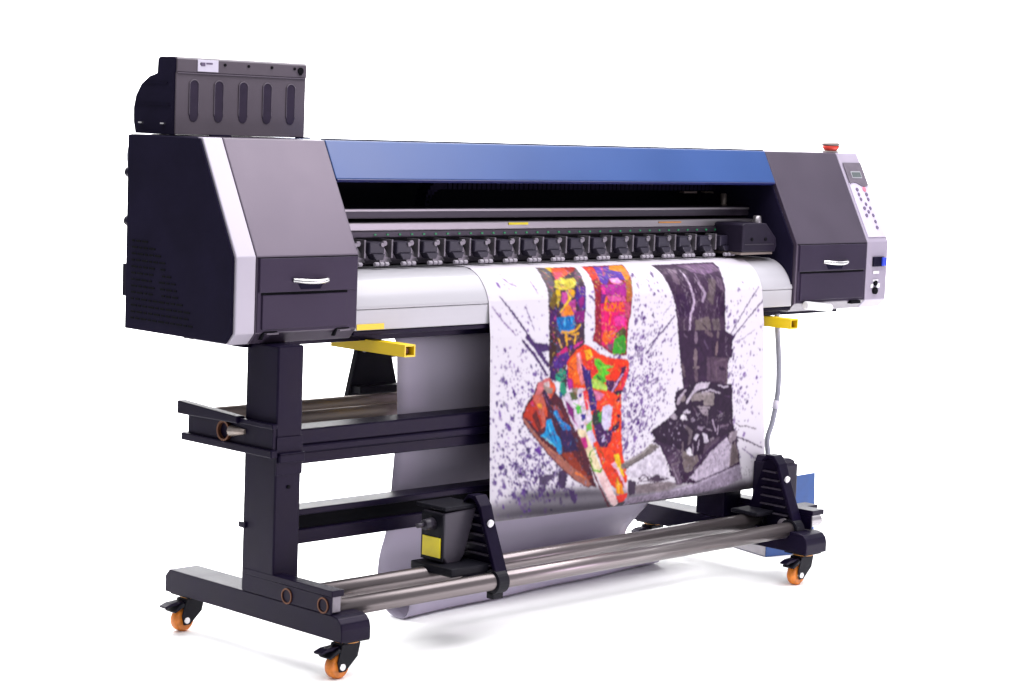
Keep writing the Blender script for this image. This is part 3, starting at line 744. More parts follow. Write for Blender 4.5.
# ---------------------------------------------------------------- the print: shapes in millimetres on the sheet
# (half width in 0.1 mm or 0 for a filled outline, sRGB ink, points (across, down))
INK = [
(0,(208,200,214),[(-2,779),(112,766),(265,770),(504,776),(1132,785),(1165,825),(635,843),(-20,827)]),
(0,(160,152,168),[(39,807),(265,794),(587,802),(845,801),(1080,840),(635,843),(-20,827)]),
(0,(112,102,120),[(-2,817),(189,808),(508,815),(580,827),(-20,827)]),
(0,(120,112,130),[(57,754),(188,750),(422,762),(455,784),(265,778),(112,769)]),
(0,(84,72,96),[(169,754),(303,756),(447,766),(447,780),(265,772)]),
(0,(140,132,148),[(2,809),(150,791),(265,794),(114,819)]),
(0,(150,138,156),[(940,804),(1028,779),(1138,799),(1150,816),(935,822)]),
(0,(120,108,126),[(510,825),(790,843),(935,822),(1158,822),(1165,827),(565,843)]),
(30,(78,50,108),[(42,225),(99,283),(161,354),(212,415)]),
(74,(78,50,108),[(135,335),(161,356),(216,415)]),
(20,(140,110,165),[(10,250),(49,291),(93,328)]),
(20,(120,95,150),[(133,253),(149,284),(165,321)]),
(47,(78,50,108),[(117,344),(161,382),(213,441)]),
(0,(78,50,108),[(150,348),(219,359),(223,374),(190,378),(161,362)]),
(17,(150,120,170),[(78,167),(99,190),(114,195)]),
(17,(150,120,170),[(175,183),(187,218)]),
(0,(70,48,88),[(258,706),(281,704),(290,724),(283,753),(267,755),(254,728)]),
(0,(88,72,105),[(182,717),(209,712),(236,711),(240,721),(204,741),(182,736)]),
(25,(92,66,118),[(735,298),(683,336),(624,377)]),
(11,(140,120,160),[(727,261),(686,293)]),
(16,(95,72,118),[(1125,223),(1058,281),(1004,335),(972,371)]),
(22,(90,64,112),[(1144,261),(1061,315),(1001,361),(972,382)]),
(11,(140,120,160),[(1099,346),(1036,373),(1001,381)]),
(11,(150,130,168),[(741,345),(705,369)]),
(0,(64,38,84),[(959,363),(989,359),(1004,365),(986,386),(972,397),(959,394)]),
(0,(64,38,84),[(957,373),(994,375),(989,397),(998,401),(983,426),(957,425)]),
(24,(96,76,112),[(1012,656),(1064,672),(1129,695)]),
(19,(140,125,155),[(1032,690),(1078,715),(1128,742)]),
(14,(135,110,160),[(576,381),(546,415)]),
(20,(100,78,125),[(651,363),(608,400)]),
(40,(130,105,155),[(386,230),(405,244)]),
(22,(150,130,170),[(368,274),(389,291)]),
(0,(74,52,74),[(237,128),(388,130),(386,156),(381,182),(378,205),(372,228),(368,260),(363,290),(359,325),(358,366),(326,382),(286,411),(290,481),(238,442),(220,428),(220,320),(222,286),(223,247),(226,219),(227,195),(226,171)]),
(0,(108,98,104),[(237,128),(280,129),(264,179),(254,214),(231,247),(223,250),(226,219),(227,195),(226,171)]),
(0,(240,196,50),[(273,128),(306,129),(303,144),(275,153)]),
(0,(230,92,52),[(292,133),(383,131),(361,152),(325,166),(285,178),(273,165)]),
(0,(226,85,112),[(283,154),(320,150),(298,177),(272,180)]),
(0,(188,48,40),[(348,129),(390,131),(366,151),(343,153)]),
(0,(102,90,96),[(383,138),(386,156),(381,182),(359,196),(350,178)]),
(0,(214,200,72),[(270,183),(305,171),(316,180),(348,174),(353,191),(329,207),(299,213),(272,209),(256,202)]),
(18,(245,228,120),[(298,176),(299,203)]),
(16,(150,130,50),[(277,188),(283,203),(305,192)]),
(14,(120,105,50),[(325,184),(321,203)]),
(16,(245,230,110),[(332,179),(344,193),(324,202)]),
(0,(246,182,40),[(308,210),(334,213),(325,231),(303,241),(298,227)]),
(0,(202,86,162),[(281,217),(302,218),(299,238),(282,252),(271,243)]),
(0,(212,182,40),[(261,208),(280,208),(267,243),(259,262),(250,242)]),
(0,(122,100,46),[(236,222),(258,214),(252,256),(238,264),(226,253)]),
(0,(92,56,152),[(343,205),(377,202),(372,228),(367,265),(346,268),(327,244)]),
(0,(152,40,130),[(340,239),(362,231),(363,254),(346,265)]),
(0,(188,72,152),[(303,244),(328,239),(329,272),(316,289),(302,266)]),
(0,(238,140,48),[(269,272),(299,249),(318,272),(321,286),(271,284)]),
(31,(244,196,64),[(309,230),(290,252),(269,272)]),
(14,(250,210,90),[(298,215),(309,238),(294,252)]),
(0,(142,36,130),[(325,272),(365,268),(361,302),(327,304)]),
(0,(92,40,110),[(226,267),(256,265),(251,298),(223,308)]),
(0,(26,122,192),[(252,287),(320,283),(325,306),(315,325),(285,333),(261,326),(249,303)]),
(27,(84,178,222),[(284,288),(281,310)]),
(16,(18,70,140),[(300,288),(304,314)]),
(14,(18,80,150),[(264,293),(271,310),(278,313)]),
(18,(70,168,215),[(310,289),(315,311)]),
(0,(72,40,42),[(219,334),(245,335),(250,386),(226,410),(220,410)]),
(34,(238,178,42),[(343,310),(324,324),(297,329),(270,326)]),
(43,(238,178,42),[(283,329),(290,362)]),
(32,(238,178,42),[(285,347),(303,345)]),
(32,(238,178,42),[(307,335),(335,333)]),
(40,(238,178,42),[(323,335),(319,359)]),
(34,(222,170,42),[(255,344),(267,367)]),
(25,(60,60,130),[(261,328),(270,336)]),
(18,(60,40,80),[(295,334),(305,342)]),
(0,(205,26,122),[(247,386),(289,365),(294,379),(261,392)]),
(0,(208,52,150),[(313,366),(354,350),(342,364),(317,375)]),
(0,(90,42,142),[(238,394),(297,379),(298,413),(266,425),(229,424)]),
(0,(66,30,100),[(222,415),(246,425),(246,461),(222,449)]),
(0,(110,60,180),[(297,365),(314,363),(303,382)]),
(0,(40,168,135),[(244,444),(266,425),(286,435),(280,457),(262,462),(248,458)]),
(0,(38,160,128),[(246,445),(261,433),(282,437),(284,454),(266,459),(248,455)]),
(19,(30,60,90),[(252,443),(268,450),(280,444)]),
(0,(40,150,120),[(262,465),(280,463),(289,492),(276,501),(262,491)]),
(0,(30,100,150),[(257,488),(276,495),(267,504)]),
(45,(90,40,150),[(291,431),(296,477)]),
(0,(180,42,150),[(294,460),(307,464),(312,487),(298,483)]),
(0,(152,36,62),[(417,128),(590,125),(584,149),(578,177),(568,207),(558,245),(552,279),(541,307),(535,331),(528,401),(466,393),(391,353),(400,326),(406,241),(410,209),(414,183),(417,153)]),
(0,(222,62,40),[(418,129),(461,131),(439,180),(417,187),(418,157)]),
(0,(96,56,168),[(462,131),(525,131),(560,157),(552,187),(487,182),(468,201),(449,198),(441,177)]),
(16,(205,62,66),[(498,130),(472,170)]),
(14,(150,120,190),[(454,170),(463,184)]),
(22,(225,90,60),[(449,154),(442,187)]),
(0,(242,152,40),[(527,129),(584,127),(580,154),(575,180),(550,191),(551,158),(512,150)]),
(0,(186,112,62),[(558,184),(575,185),(568,207),(556,250),(538,264),(536,221)]),
(0,(178,50,152),[(443,201),(546,197),(534,236),(457,231),(432,228)]),
(0,(236,152,212),[(487,182),(523,179),(535,194),(511,199),(488,194)]),
(16,(245,200,230),[(494,182),(498,192),(516,182),(526,194)]),
(14,(110,40,130),[(479,207),(475,219)]),
(14,(120,40,130),[(504,205),(504,220)]),
(0,(218,50,150),[(440,206),(458,207),(452,231),(436,231)]),
(0,(112,42,132),[(432,228),(454,228),(446,250),(429,253)]),
(0,(218,92,162),[(452,231),(528,235),(531,250),(463,249)]),
(0,(226,30,116),[(429,253),(535,250),(529,330),(512,352),(457,370),(428,372),(426,327)]),
(47,(248,112,14),[(454,236),(445,270),(464,274)]),
(34,(248,112,14),[(476,253),(486,262),(479,275),(468,270),(467,259),(476,253)]),
(29,(248,112,14),[(490,256),(495,274),(505,256)]),
(31,(248,112,14),[(506,266),(522,263),(515,254),(505,260),(507,275),(523,275)]),
(0,(230,62,162),[(479,292),(528,284),(521,318),(485,317)]),
(36,(242,82,40),[(469,282),(459,312)]),
(14,(250,120,80),[(446,304),(445,328)]),
(0,(202,84,122),[(526,255),(553,250),(544,296),(528,295)]),
(0,(242,98,40),[(432,333),(474,329),(491,335),(465,357),(445,368),(428,356)]),
(16,(250,150,60),[(444,342),(461,354)]),
(16,(210,120,170),[(465,340),(491,327)]),
(0,(92,86,50),[(482,338),(516,319),(529,331),(521,348),(491,350)]),
(0,(62,168,50),[(478,353),(516,342),(526,348),(525,394),(470,395)]),
(16,(120,205,90),[(491,361),(508,387)]),
(14,(30,110,40),[(516,353),(512,388)]),
(0,(122,92,112),[(449,369),(470,363),(471,387),(457,383)]),
(0,(86,23,46),[(221,446),(244,471),(246,493),(271,513),(308,574),(345,627),(373,684),(406,761),(387,757),(373,759),(327,737),(272,701),(217,655),(173,617),(159,603),(119,557),(119,541),(136,513),(158,495),(176,461)]),
(0,(216,122,126),[(176,462),(221,447),(244,471),(239,493),(217,508),(194,488),(166,496)]),
(0,(226,96,60),[(221,454),(241,464),(246,481),(226,506),(217,492)]),
(0,(152,132,126),[(194,469),(235,477),(231,493),(207,492)]),
(0,(215,195,195),[(198,462),(221,460),(225,473),(203,471)]),
(0,(202,102,86),[(158,493),(194,491),(209,523),(206,581),(187,586),(181,547),(159,524)]),
(0,(192,56,30),[(137,517),(159,505),(186,544),(196,577),(177,592),(141,558),(121,550)]),
(0,(110,30,30),[(154,546),(172,537),(190,580),(179,589)]),
(0,(226,152,50),[(174,515),(192,519),(191,532),(176,525)]),
(0,(206,42,92),[(146,511),(159,505),(163,521),(154,524)]),
(0,(230,90,50),[(199,520),(212,533),(215,556),(203,549)]),
(95,(60,18,60),[(201,488),(226,527),(246,564),(269,610),(285,653)]),
(16,(130,80,120),[(199,491),(221,527)]),
(0,(152,62,60),[(226,524),(258,529),(280,559),(262,562),(239,538)]),
(0,(20,150,208),[(209,565),(227,559),(244,596),(267,623),(271,649),(272,661),(258,659),(244,636),(213,617),(185,605),(207,593)]),
(19,(90,200,230),[(217,572),(226,601)]),
(25,(10,90,160),[(235,595),(249,625)]),
(19,(110,210,230),[(195,605),(226,626),(244,637)]),
(19,(10,90,150),[(213,587),(235,621)]),
(0,(26,122,192),[(235,541),(249,538),(271,568),(304,586),(309,612),(290,625),(271,591),(244,557)]),
(16,(80,180,225),[(242,544),(262,571),(285,585)]),
(19,(20,60,140),[(281,582),(294,611)]),
(0,(48,24,88),[(272,605),(309,603),(338,656),(281,652)]),
(0,(48,22,86),[(262,594),(310,597),(317,636),(290,651),(272,633)]),
(0,(152,56,30),[(267,659),(317,656),(345,690),(383,741),(364,740),(308,697)]),
(0,(96,26,40),[(308,655),(327,653),(364,707),(387,741),(359,713)]),
(0,(168,106,92),[(119,550),(137,564),(177,604),(208,632),(240,650),(263,661),(308,696),(364,729),(387,750),(373,759),(327,737),(272,701),(217,655),(173,617),(159,603),(119,560)]),
(19,(96,50,60),[(119,558),(159,603),(217,656),(272,701),(327,737),(373,759)]),
(29,(236,122,42),[(320,714),(345,723),(360,733)]),
(16,(196,130,110),[(181,612),(240,654),(295,689)]),
(0,(238,70,30),[(290,407),(326,377),(362,363),(395,377),(424,393),(466,406),(535,413),(541,432),(529,463),(517,485),(508,503),(506,547),(506,576),(508,633),(512,674),(525,715),(531,746),(525,758),(499,771),(487,774),(464,757),(431,711),(404,658),(378,611),(347,567),(325,521),(306,489),(294,452)]),
(0,(240,108,26),[(298,407),(330,380),(334,414),(359,455),(364,478),(322,470),(294,429)]),
(16,(150,40,60),[(298,421),(320,433)]),
(14,(200,60,30),[(304,447),(326,442)]),
(18,(255,150,40),[(306,410),(326,397)]),
(0,(226,132,142),[(326,386),(342,384),(354,424),(364,466),(347,477),(330,431)]),
(14,(245,190,200),[(334,389),(344,429)]),
(14,(190,90,90),[(340,437),(355,466)]),
(0,(182,42,152),[(290,452),(310,458),(315,489),(296,488)]),
(0,(250,182,30),[(358,379),(383,377),(392,397),(367,411)]),
(16,(225,90,30),[(366,385),(379,396)]),
(14,(255,215,70),[(379,380),(387,397)]),
(0,(216,46,50),[(362,410),(395,406),(409,440),(391,448),(371,430)]),
(0,(94,196,50),[(399,403),(420,407),(441,422),(479,429),(445,436),(466,448),(441,453),(445,470),(416,475),(391,456),(416,440),(399,420)]),
(16,(40,120,40),[(412,412),(428,424),(424,441)]),
(16,(160,225,80),[(424,429),(466,429)]),
(16,(50,130,40),[(424,452),(437,470)]),
(22,(30,90,50),[(408,451),(425,464)]),
(0,(178,216,96),[(379,461),(408,460),(450,482),(446,496),(392,485)]),
(0,(236,58,24),[(449,408),(536,415),(517,436),(491,467),(458,460),(479,429)]),
(0,(62,30,110),[(346,415),(367,433),(383,467),(392,493),(367,492),(355,455)]),
(13,(150,100,180),[(358,424),(383,464)]),
(0,(70,26,86),[(445,466),(491,470),(512,436),(525,434),(521,451),(479,497),(450,496)]),
(0,(60,22,76),[(506,434),(527,431),(529,445),(512,450)]),
(0,(226,46,72),[(525,437),(540,432),(527,474),(509,502),(487,501),(512,468)]),
(34,(208,168,218),[(514,451),(491,473),(468,500)]),
(0,(218,204,222),[(271,505),(303,483),(359,483),(387,559),(394,637),(368,658),(345,634),(308,574)]),
(0,(86,100,62),[(298,493),(326,490),(335,511),(312,517)]),
(0,(132,32,122),[(284,512),(317,539),(320,575),(294,548)]),
(0,(82,190,70),[(322,533),(345,530),(347,551),(331,553)]),
(0,(112,192,82),[(364,586),(388,575),(388,601),(368,603)]),
(0,(58,42,140),[(345,556),(364,555),(364,570),(350,573)]),
(0,(90,60,150),[(335,498),(349,497),(347,510),(338,508)]),
(0,(225,60,80),[(352,492),(363,489),(375,542),(366,546)]),
(0,(80,60,120),[(345,584),(357,583),(355,594),(347,594)]),
(0,(150,130,120),[(312,481),(335,482),(331,494),(312,492)]),
(16,(180,90,160),[(317,568),(331,588)]),
(16,(120,190,90),[(317,523),(336,530)]),
(16,(60,80,60),[(317,500),(331,506)]),
(0,(240,216,172),[(331,594),(364,600),(382,643),(374,658),(359,657)]),
(0,(206,42,140),[(340,612),(364,616),(369,642),(354,645)]),
(0,(56,36,126),[(358,434),(382,435),(391,488),(407,521),(407,547),(382,546),(373,493)]),
(0,(222,130,170),[(394,489),(439,506),(420,522),(406,517)]),
(19,(225,60,60),[(406,550),(420,531),(453,517)]),
(25,(240,120,60),[(425,531),(453,526)]),
(0,(60,20,70),[(474,498),(513,497),(506,509),(482,508)]),
(0,(206,196,224),[(453,533),(470,540),(464,595),(444,611),(429,601),(420,560),(434,539)]),
(0,(72,26,96),[(392,549),(420,545),(427,584),(439,607),(458,615),(472,597),(468,622),(446,650),(425,651),(406,628),(395,588)]),
(0,(46,60,56),[(387,559),(416,547),(421,584),(392,588)]),
(0,(62,152,62),[(410,554),(430,551),(427,581),(418,580)]),
(19,(196,180,220),[(422,619),(434,612),(432,633),(441,623),(446,619)]),
(19,(196,180,220),[(429,641),(441,633),(439,646)]),
(0,(60,20,70),[(482,525),(502,513),(502,526)]),
(0,(60,20,70),[(486,566),(502,562),(500,575)]),
(0,(60,20,70),[(467,599),(500,581),(499,598),(477,613)]),
(21,(245,100,50),[(486,515),(479,547)]),
(0,(206,196,224),[(373,607),(392,605),(406,632),(394,637)]),
(0,(72,26,96),[(401,602),(473,606),(464,635),(445,652),(421,649),(406,628)]),
(21,(196,180,220),[(420,623),(439,617),(429,636),(444,631)]),
(0,(238,218,182),[(331,598),(364,600),(387,643),(411,684),(429,715),(406,726),(368,665)]),
(0,(240,204,204),[(406,724),(432,714),(495,813),(484,827),(454,801)]),
(0,(206,46,140),[(344,619),(364,616),(374,646),(359,652)]),
(31,(106,36,54),[(327,598),(364,662),(406,739),(444,801),(467,827)]),
(23,(100,160,50),[(406,651),(385,658),(378,675),(387,686)]),
(23,(130,80,30),[(411,655),(432,669),(435,689),(427,701)]),
(25,(112,180,50),[(382,689),(396,712),(421,718),(428,709)]),
(16,(150,60,40),[(406,661),(425,688)]),
(16,(130,190,70),[(392,670),(406,667)]),
(0,(250,206,40),[(476,674),(496,672),(506,707),(521,741),(506,733),(482,699)]),
(0,(236,192,216),[(463,700),(482,695),(497,719),(526,761),(530,788),(515,760),(486,716)]),
(16,(160,40,60),[(475,713),(496,735),(518,770)]),
(0,(250,152,20),[(486,738),(497,752),(511,763),(516,787),(486,785),(482,761)]),
(19,(255,200,50),[(491,748),(496,781)]),
(16,(240,90,30),[(503,762),(505,785)]),
(0,(232,62,52),[(481,791),(530,784),(526,804),(500,814)]),
(0,(74,51,80),[(704,132),(986,125),(980,160),(971,196),(966,235),(961,297),(959,400),(972,448),(966,498),(772,504),(760,429),(752,386),(745,309),(741,265),(728,229),(718,194),(712,162)]),
(0,(126,98,132),[(808,136),(973,132),(976,165),(897,178),(848,167)]),
(0,(116,96,116),[(753,147),(777,164),(771,211),(748,199)]),
(0,(150,128,150),[(759,153),(787,159),(781,174)]),
(0,(62,36,74),[(743,237),(803,231),(803,300),(746,299)]),
(0,(60,32,70),[(923,227),(966,239),(961,305),(922,300)]),
(0,(106,92,98),[(906,190),(937,195),(908,270),(880,251)]),
(0,(112,92,114),[(945,182),(966,196),(958,234),(939,216)]),
(49,(198,178,204),[(804,160),(815,212),(825,260),(805,300),(797,343)]),
(40,(160,136,160),[(840,141),(865,156)]),
(20,(225,210,228),[(806,170),(816,216)]),
(58,(178,158,184),[(854,205),(875,237),(862,258)]),
(31,(140,118,145),[(858,176),(861,209)]),
(27,(60,36,70),[(838,224),(842,261)]),
(22,(90,70,95),[(868,261),(900,288)]),
(0,(114,100,102),[(824,311),(887,302),(897,346),(851,360),(822,344)]),
(0,(106,92,98),[(898,310),(933,311),(938,348),(908,362)]),
(20,(62,38,70),[(850,265),(865,294),(890,269)]),
(20,(70,48,76),[(856,323),(885,346)]),
(20,(120,102,118),[(773,310),(774,342)]),
(38,(162,142,148),[(828,351),(831,391)]),
(31,(166,146,150),[(925,347),(926,380)]),
(22,(120,100,120),[(775,346),(780,364)]),
(0,(112,94,106),[(751,366),(775,367),(784,487),(770,502)]),
(0,(58,30,68),[(777,367),(811,368),(815,503),(795,506),(776,440)]),
(0,(142,124,128),[(814,368),(842,369),(840,442),(852,495),(817,493)]),
(0,(112,95,106),[(862,425),(920,423),(967,447),(969,500),(852,495)]),
(0,(52,26,64),[(902,401),(990,375),(990,423),(966,426),(914,420)]),
(0,(56,32,66),[(845,369),(896,371),(891,393),(845,413)]),
(38,(150,130,136),[(920,383),(922,405)]),
(18,(76,52,80),[(885,437),(897,489)]),
(18,(150,132,138),[(817,445),(848,448)]),
(38,(60,38,68),[(931,450),(943,461)]),
(18,(80,58,84),[(862,436),(865,491)]),
(0,(64,37,72),[(739,519),(756,508),(795,506),(823,496),(851,490),(977,500),(990,512),(991,633),(673,615),(711,581),(742,569),(733,539)]),
(0,(66,42,74),[(634,647),(693,614),(712,585),(752,565),(992,578),(993,631),(1008,667),(1023,738),(823,774),(763,775),(705,745),(673,664)]),
(0,(206,196,208),[(788,543),(806,514),(834,493),(891,494),(874,513),(828,519),(801,539)]),
(0,(152,140,142),[(800,540),(828,518),(908,518),(902,567),(834,559)]),
(0,(172,162,168),[(744,547),(761,522),(784,513),(772,542)]),
(45,(60,35,66),[(789,554),(822,547),(856,545)]),
(0,(192,182,194),[(874,513),(919,513),(944,525),(896,522)]),
(20,(215,205,215),[(925,499),(954,511),(983,507)]),
(0,(60,22,74),[(908,523),(986,518),(991,611),(919,608),(896,577)]),
(0,(140,128,134),[(834,559),(896,569),(896,591),(862,589)]),
(16,(120,100,125),[(908,572),(942,585)]),
(0,(194,184,198),[(766,578),(789,571),(795,593),(773,596)]),
(0,(180,168,185),[(717,579),(740,573),(734,587)]),
(0,(150,138,150),[(805,591),(828,588),(834,606),(811,609)]),
(18,(200,190,205),[(750,554),(772,565)]),
(31,(60,36,66),[(806,561),(834,588)]),
(0,(226,219,229),[(520,724),(673,672),(705,714),(713,749),(653,741),(577,744),(533,746)]),
(0,(152,144,140),[(508,718),(634,652),(668,664),(527,715)]),
(19,(110,100,105),[(520,721),(596,685),(666,665)]),
(0,(196,184,202),[(817,743),(905,683),(974,656),(989,666),(971,745),(823,774)]),
(0,(142,128,132),[(987,661),(1010,667),(1019,730),(970,745)]),
(0,(142,130,128),[(759,675),(771,670),(790,697),(830,704),(845,723),(803,743),(777,745)]),
(0,(228,222,228),[(784,680),(817,677),(812,699),(791,694)]),
(0,(216,210,222),[(831,635),(871,637),(886,660),(844,662)]),
(0,(112,96,110),[(765,614),(824,626),(817,656),(778,650)]),
(0,(182,172,188),[(899,599),(927,601),(932,640),(900,626)]),
(0,(120,104,118),[(712,705),(751,695),(757,717),(718,723)]),
(24,(64,40,70),[(831,637),(845,670),(830,704)]),
(24,(64,40,70),[(804,655),(812,699)]),
(40,(64,40,70),[(963,641),(884,684),(830,731)]),
(24,(64,40,70),[(865,632),(871,663)]),
(21,(150,138,152),[(851,671),(844,709)]),
(21,(205,195,210),[(821,643),(827,695)]),
(21,(170,158,172),[(905,600),(919,635)]),
(24,(60,36,68),[(916,600),(920,640)]),
(24,(150,140,152),[(699,717),(737,746),(757,769)]),
(19,(170,158,172),[(940,610),(967,625)]),
(24,(190,180,195),[(871,620),(926,649)]),
(24,(190,178,200),[(725,603),(728,606)]),
(24,(190,178,200),[(755,607),(757,610)]),
(24,(190,178,200),[(699,623),(702,626)]),
(24,(190,178,200),[(728,630),(731,633)]),
(24,(190,178,200),[(745,628),(747,631)]),
(24,(190,178,200),[(758,643),(760,647)]),
(24,(190,178,200),[(728,644),(731,647)]),
(24,(190,178,200),[(719,611),(721,614)]),
(24,(190,178,200),[(748,617),(751,620)]),
(24,(190,178,200),[(768,594),(771,597)]),
(24,(190,178,200),[(699,610),(702,613)]),
(24,(190,178,200),[(738,655),(741,658)]),
(0,(225,215,228),[(765,579),(785,578),(784,593),(768,594)]),
(0,(150,138,150),[(845,579),(878,583),(871,606),(845,596)]),
(0,(60,30,66),[(764,749),(817,756),(824,779),(763,775)]),
(0,(152,142,148),[(564,765),(705,765),(758,778),(705,792),(577,791)]),
(24,(88,72,90),[(577,749),(602,738),(624,756),(672,746),(708,759)]),
(16,(100,84,100),[(583,757),(615,742),(672,760)]),
(0,(72,56,78),[(532,750),(564,760),(564,790),(536,793)]),
(0,(168,155,175),[(521,799),(608,797),(705,791),(823,778),(966,746),(1023,736),(1032,779),(938,799),(829,810),(714,818),(553,821),(527,844)]),
(16,(215,205,220),[(711,794),(823,781),(966,750),(1021,741)]),
(19,(80,60,86),[(823,776),(966,745),(1021,735)]),
(0,(60,36,68),[(749,338),(956,344),(989,360),(985,422),(963,447),(961,496),(769,495),(756,407)]),
(71,(125,106,125),[(827,349),(827,375)]),
(85,(130,112,120),[(825,398),(825,437)]),
(40,(130,112,120),[(816,446),(840,448)]),
(74,(105,85,100),[(825,453),(829,486)]),
(71,(112,92,104),[(872,346),(901,357)]),
(0,(96,74,96),[(876,418),(923,420),(971,425),(971,448),(960,456),(959,494),(876,488)]),
(59,(130,108,115),[(923,381),(917,411)]),
(54,(115,98,105),[(926,348),(925,364)]),
(65,(105,88,98),[(767,437),(776,467)]),
(28,(112,92,116),[(775,348),(786,360)]),
(57,(50,28,58),[(934,453),(952,456)]),
(23,(72,50,76),[(890,421),(894,486)]),
(20,(110,90,104),[(916,436),(919,490)]),
(23,(112,92,108),[(923,432),(971,429)]),
(25,(50,28,58),[(901,377),(901,415),(938,421)]),
(42,(92,72,100),[(865,372),(879,393)]),
(0,(50,28,58),[(736,513),(767,505),(822,489),(891,492),(987,503),(990,616),(1018,670),(828,700),(660,649),(628,619),(712,584),(739,562),(733,539)]),
(0,(202,190,206),[(782,546),(795,528),(816,509),(829,494),(851,490),(888,492),(879,506),(838,512),(816,521),(801,535),(791,551)]),
(0,(148,136,138),[(804,535),(819,520),(851,518),(909,522),(904,559),(860,557),(857,544),(807,545)]),
(20,(112,98,104),[(854,529),(860,535)]),
(17,(172,160,166),[(829,524),(898,525)]),
(0,(178,164,180),[(739,548),(748,530),(776,509),(786,510),(767,527),(758,543),(748,553)]),
(0,(135,122,125),[(756,540),(771,521),(782,525),(778,542)]),
(49,(50,28,58),[(742,554),(782,554),(807,547),(857,545)]),
(25,(192,180,196),[(854,520),(891,514),(936,525)]),
(22,(198,186,204),[(923,500),(952,510),(973,507)]),
(22,(50,28,58),[(879,510),(923,508),(949,518)]),
(0,(152,140,150),[(825,556),(889,562),(886,569),(838,564)]),
(0,(160,146,158),[(838,567),(879,569),(880,590),(860,584)]),
(20,(110,92,112),[(878,589),(874,609)]),
(0,(200,190,206),[(770,572),(788,564),(805,575),(779,578)]),
(0,(226,219,231),[(757,587),(767,577),(779,582),(789,595),(767,596)]),
(0,(160,145,165),[(800,593),(813,590),(823,598),(810,602)]),
(0,(172,160,174),[(710,584),(730,573),(743,582),(740,592)]),
(20,(96,76,98),[(813,559),(835,583)]),
(25,(50,28,58),[(825,562),(850,592)]),
(15,(105,80,116),[(920,575),(945,585)]),
(12,(90,62,100),[(955,534),(981,539)]),
(0,(205,195,211),[(817,646),(829,636),(839,639),(825,656),(815,653)]),
(0,(207,197,213),[(854,636),(870,639),(883,664),(861,665)]),
(0,(226,219,231),[(781,682),(795,674),(805,681),(802,698),(789,695)]),
(25,(165,148,168),[(812,667),(811,691)]),
(27,(186,171,191),[(839,657),(832,683)]),
(0,(229,221,233),[(759,580),(783,581),(788,596),(761,590)]),
(0,(150,135,155),[(802,594),(817,593),(821,601),(805,602)]),
(0,(142,127,147),[(830,616),(869,618),(851,629),(832,623)]),
(32,(172,154,177),[(899,600),(913,634)]),
(25,(172,154,177),[(924,619),(921,642)]),
(0,(150,135,150),[(886,654),(905,651),(908,661),(889,662)]),
(25,(150,134,152),[(873,625),(895,631)]),
(0,(112,98,108),[(768,607),(789,612),(811,627),(802,663),(789,669),(795,634),(780,619)]),
(42,(120,104,115),[(768,659),(764,695)]),
(0,(122,108,109),[(764,701),(789,695),(810,702),(830,697),(833,713),(822,729),(798,739),(770,733)]),
(0,(94,76,96),[(861,672),(904,656),(924,651),(936,654),(898,677),(866,707),(854,711)]),
(49,(66,42,74),[(944,658),(895,684),(847,724)]),
(15,(120,102,122),[(892,668),(866,695)]),
(21,(165,150,174),[(757,608),(760,611)]),
(21,(165,150,174),[(749,630),(752,632)]),
(21,(165,150,174),[(728,643),(731,646)]),
(21,(165,150,174),[(745,648),(748,651)]),
(21,(165,150,174),[(756,648),(759,650)]),
(21,(165,150,174),[(723,628),(726,631)]),
(21,(165,150,174),[(727,663),(730,666)]),
(21,(165,150,174),[(686,630),(689,632)]),
(21,(165,150,174),[(707,619),(710,622)]),
(21,(165,150,174),[(714,600),(717,603)]),
(21,(165,150,174),[(774,611),(777,614)]),
(21,(165,150,174),[(742,615),(745,618)]),
(21,(165,150,174),[(719,634),(722,636)]),
(21,(165,150,174),[(705,675),(708,678)]),
(54,(98,78,100),[(700,705),(751,682)]),
(15,(165,150,172),[(742,698),(731,707)]),
(37,(84,62,90),[(703,715),(749,700)]),
(0,(198,186,204),[(791,763),(831,738),(894,689),(965,654),(978,674),(968,747),(957,760),(831,772)]),
(15,(172,160,180),[(904,694),(910,733)]),
(12,(170,158,178),[(932,701),(926,725)]),
(17,(215,205,220),[(952,672),(948,711)]),
(0,(120,106,110),[(990,676),(1003,669),(1019,723),(976,738)]),
(27,(70,45,86),[(1004,667),(1018,705),(1020,723)]),
(25,(60,38,70),[(970,744),(1019,731)]),
(32,(72,48,84),[(813,736),(879,688),(965,646)]),
(0,(150,136,148),[(974,641),(1014,637),(1007,661),(981,674),(971,661)]),
(30,(58,34,66),[(983,625),(979,635)]),
(15,(196,184,200),[(982,643),(981,657)]),
(32,(120,100,122),[(933,620),(971,620)]),
(17,(86,64,92),[(939,626),(965,630)]),
(17,(96,82,100),[(1004,614),(1026,627),(1052,627),(1098,637)]),
(20,(90,76,96),[(1016,657),(1055,670),(1124,694)]),
(0,(217,209,223),[(521,725),(568,710),(668,668),(687,691),(701,732),(706,755),(653,743),(590,745),(534,744)]),
(89,(128,118,118),[(510,708),(568,692),(649,662)]),
(28,(168,158,160),[(517,700),(575,684),(623,665)]),
(18,(92,80,90),[(521,716),(579,698),(653,672)]),
(0,(84,66,88),[(604,758),(642,744),(656,742),(669,750),(703,760),(656,765)]),
(0,(136,123,129),[(560,770),(623,764),(701,767),(733,775),(679,788),(568,790)]),
(20,(90,72,92),[(574,763),(591,740),(616,739)]),
(18,(90,72,92),[(582,757),(649,759)]),
(15,(170,158,170),[(612,757),(641,760)]),
(22,(165,152,160),[(627,772),(686,771)]),
(0,(72,55,80),[(531,747),(568,756),(560,790),(533,788)]),
(0,(106,86,109),[(717,724),(747,718),(763,777),(739,780)]),
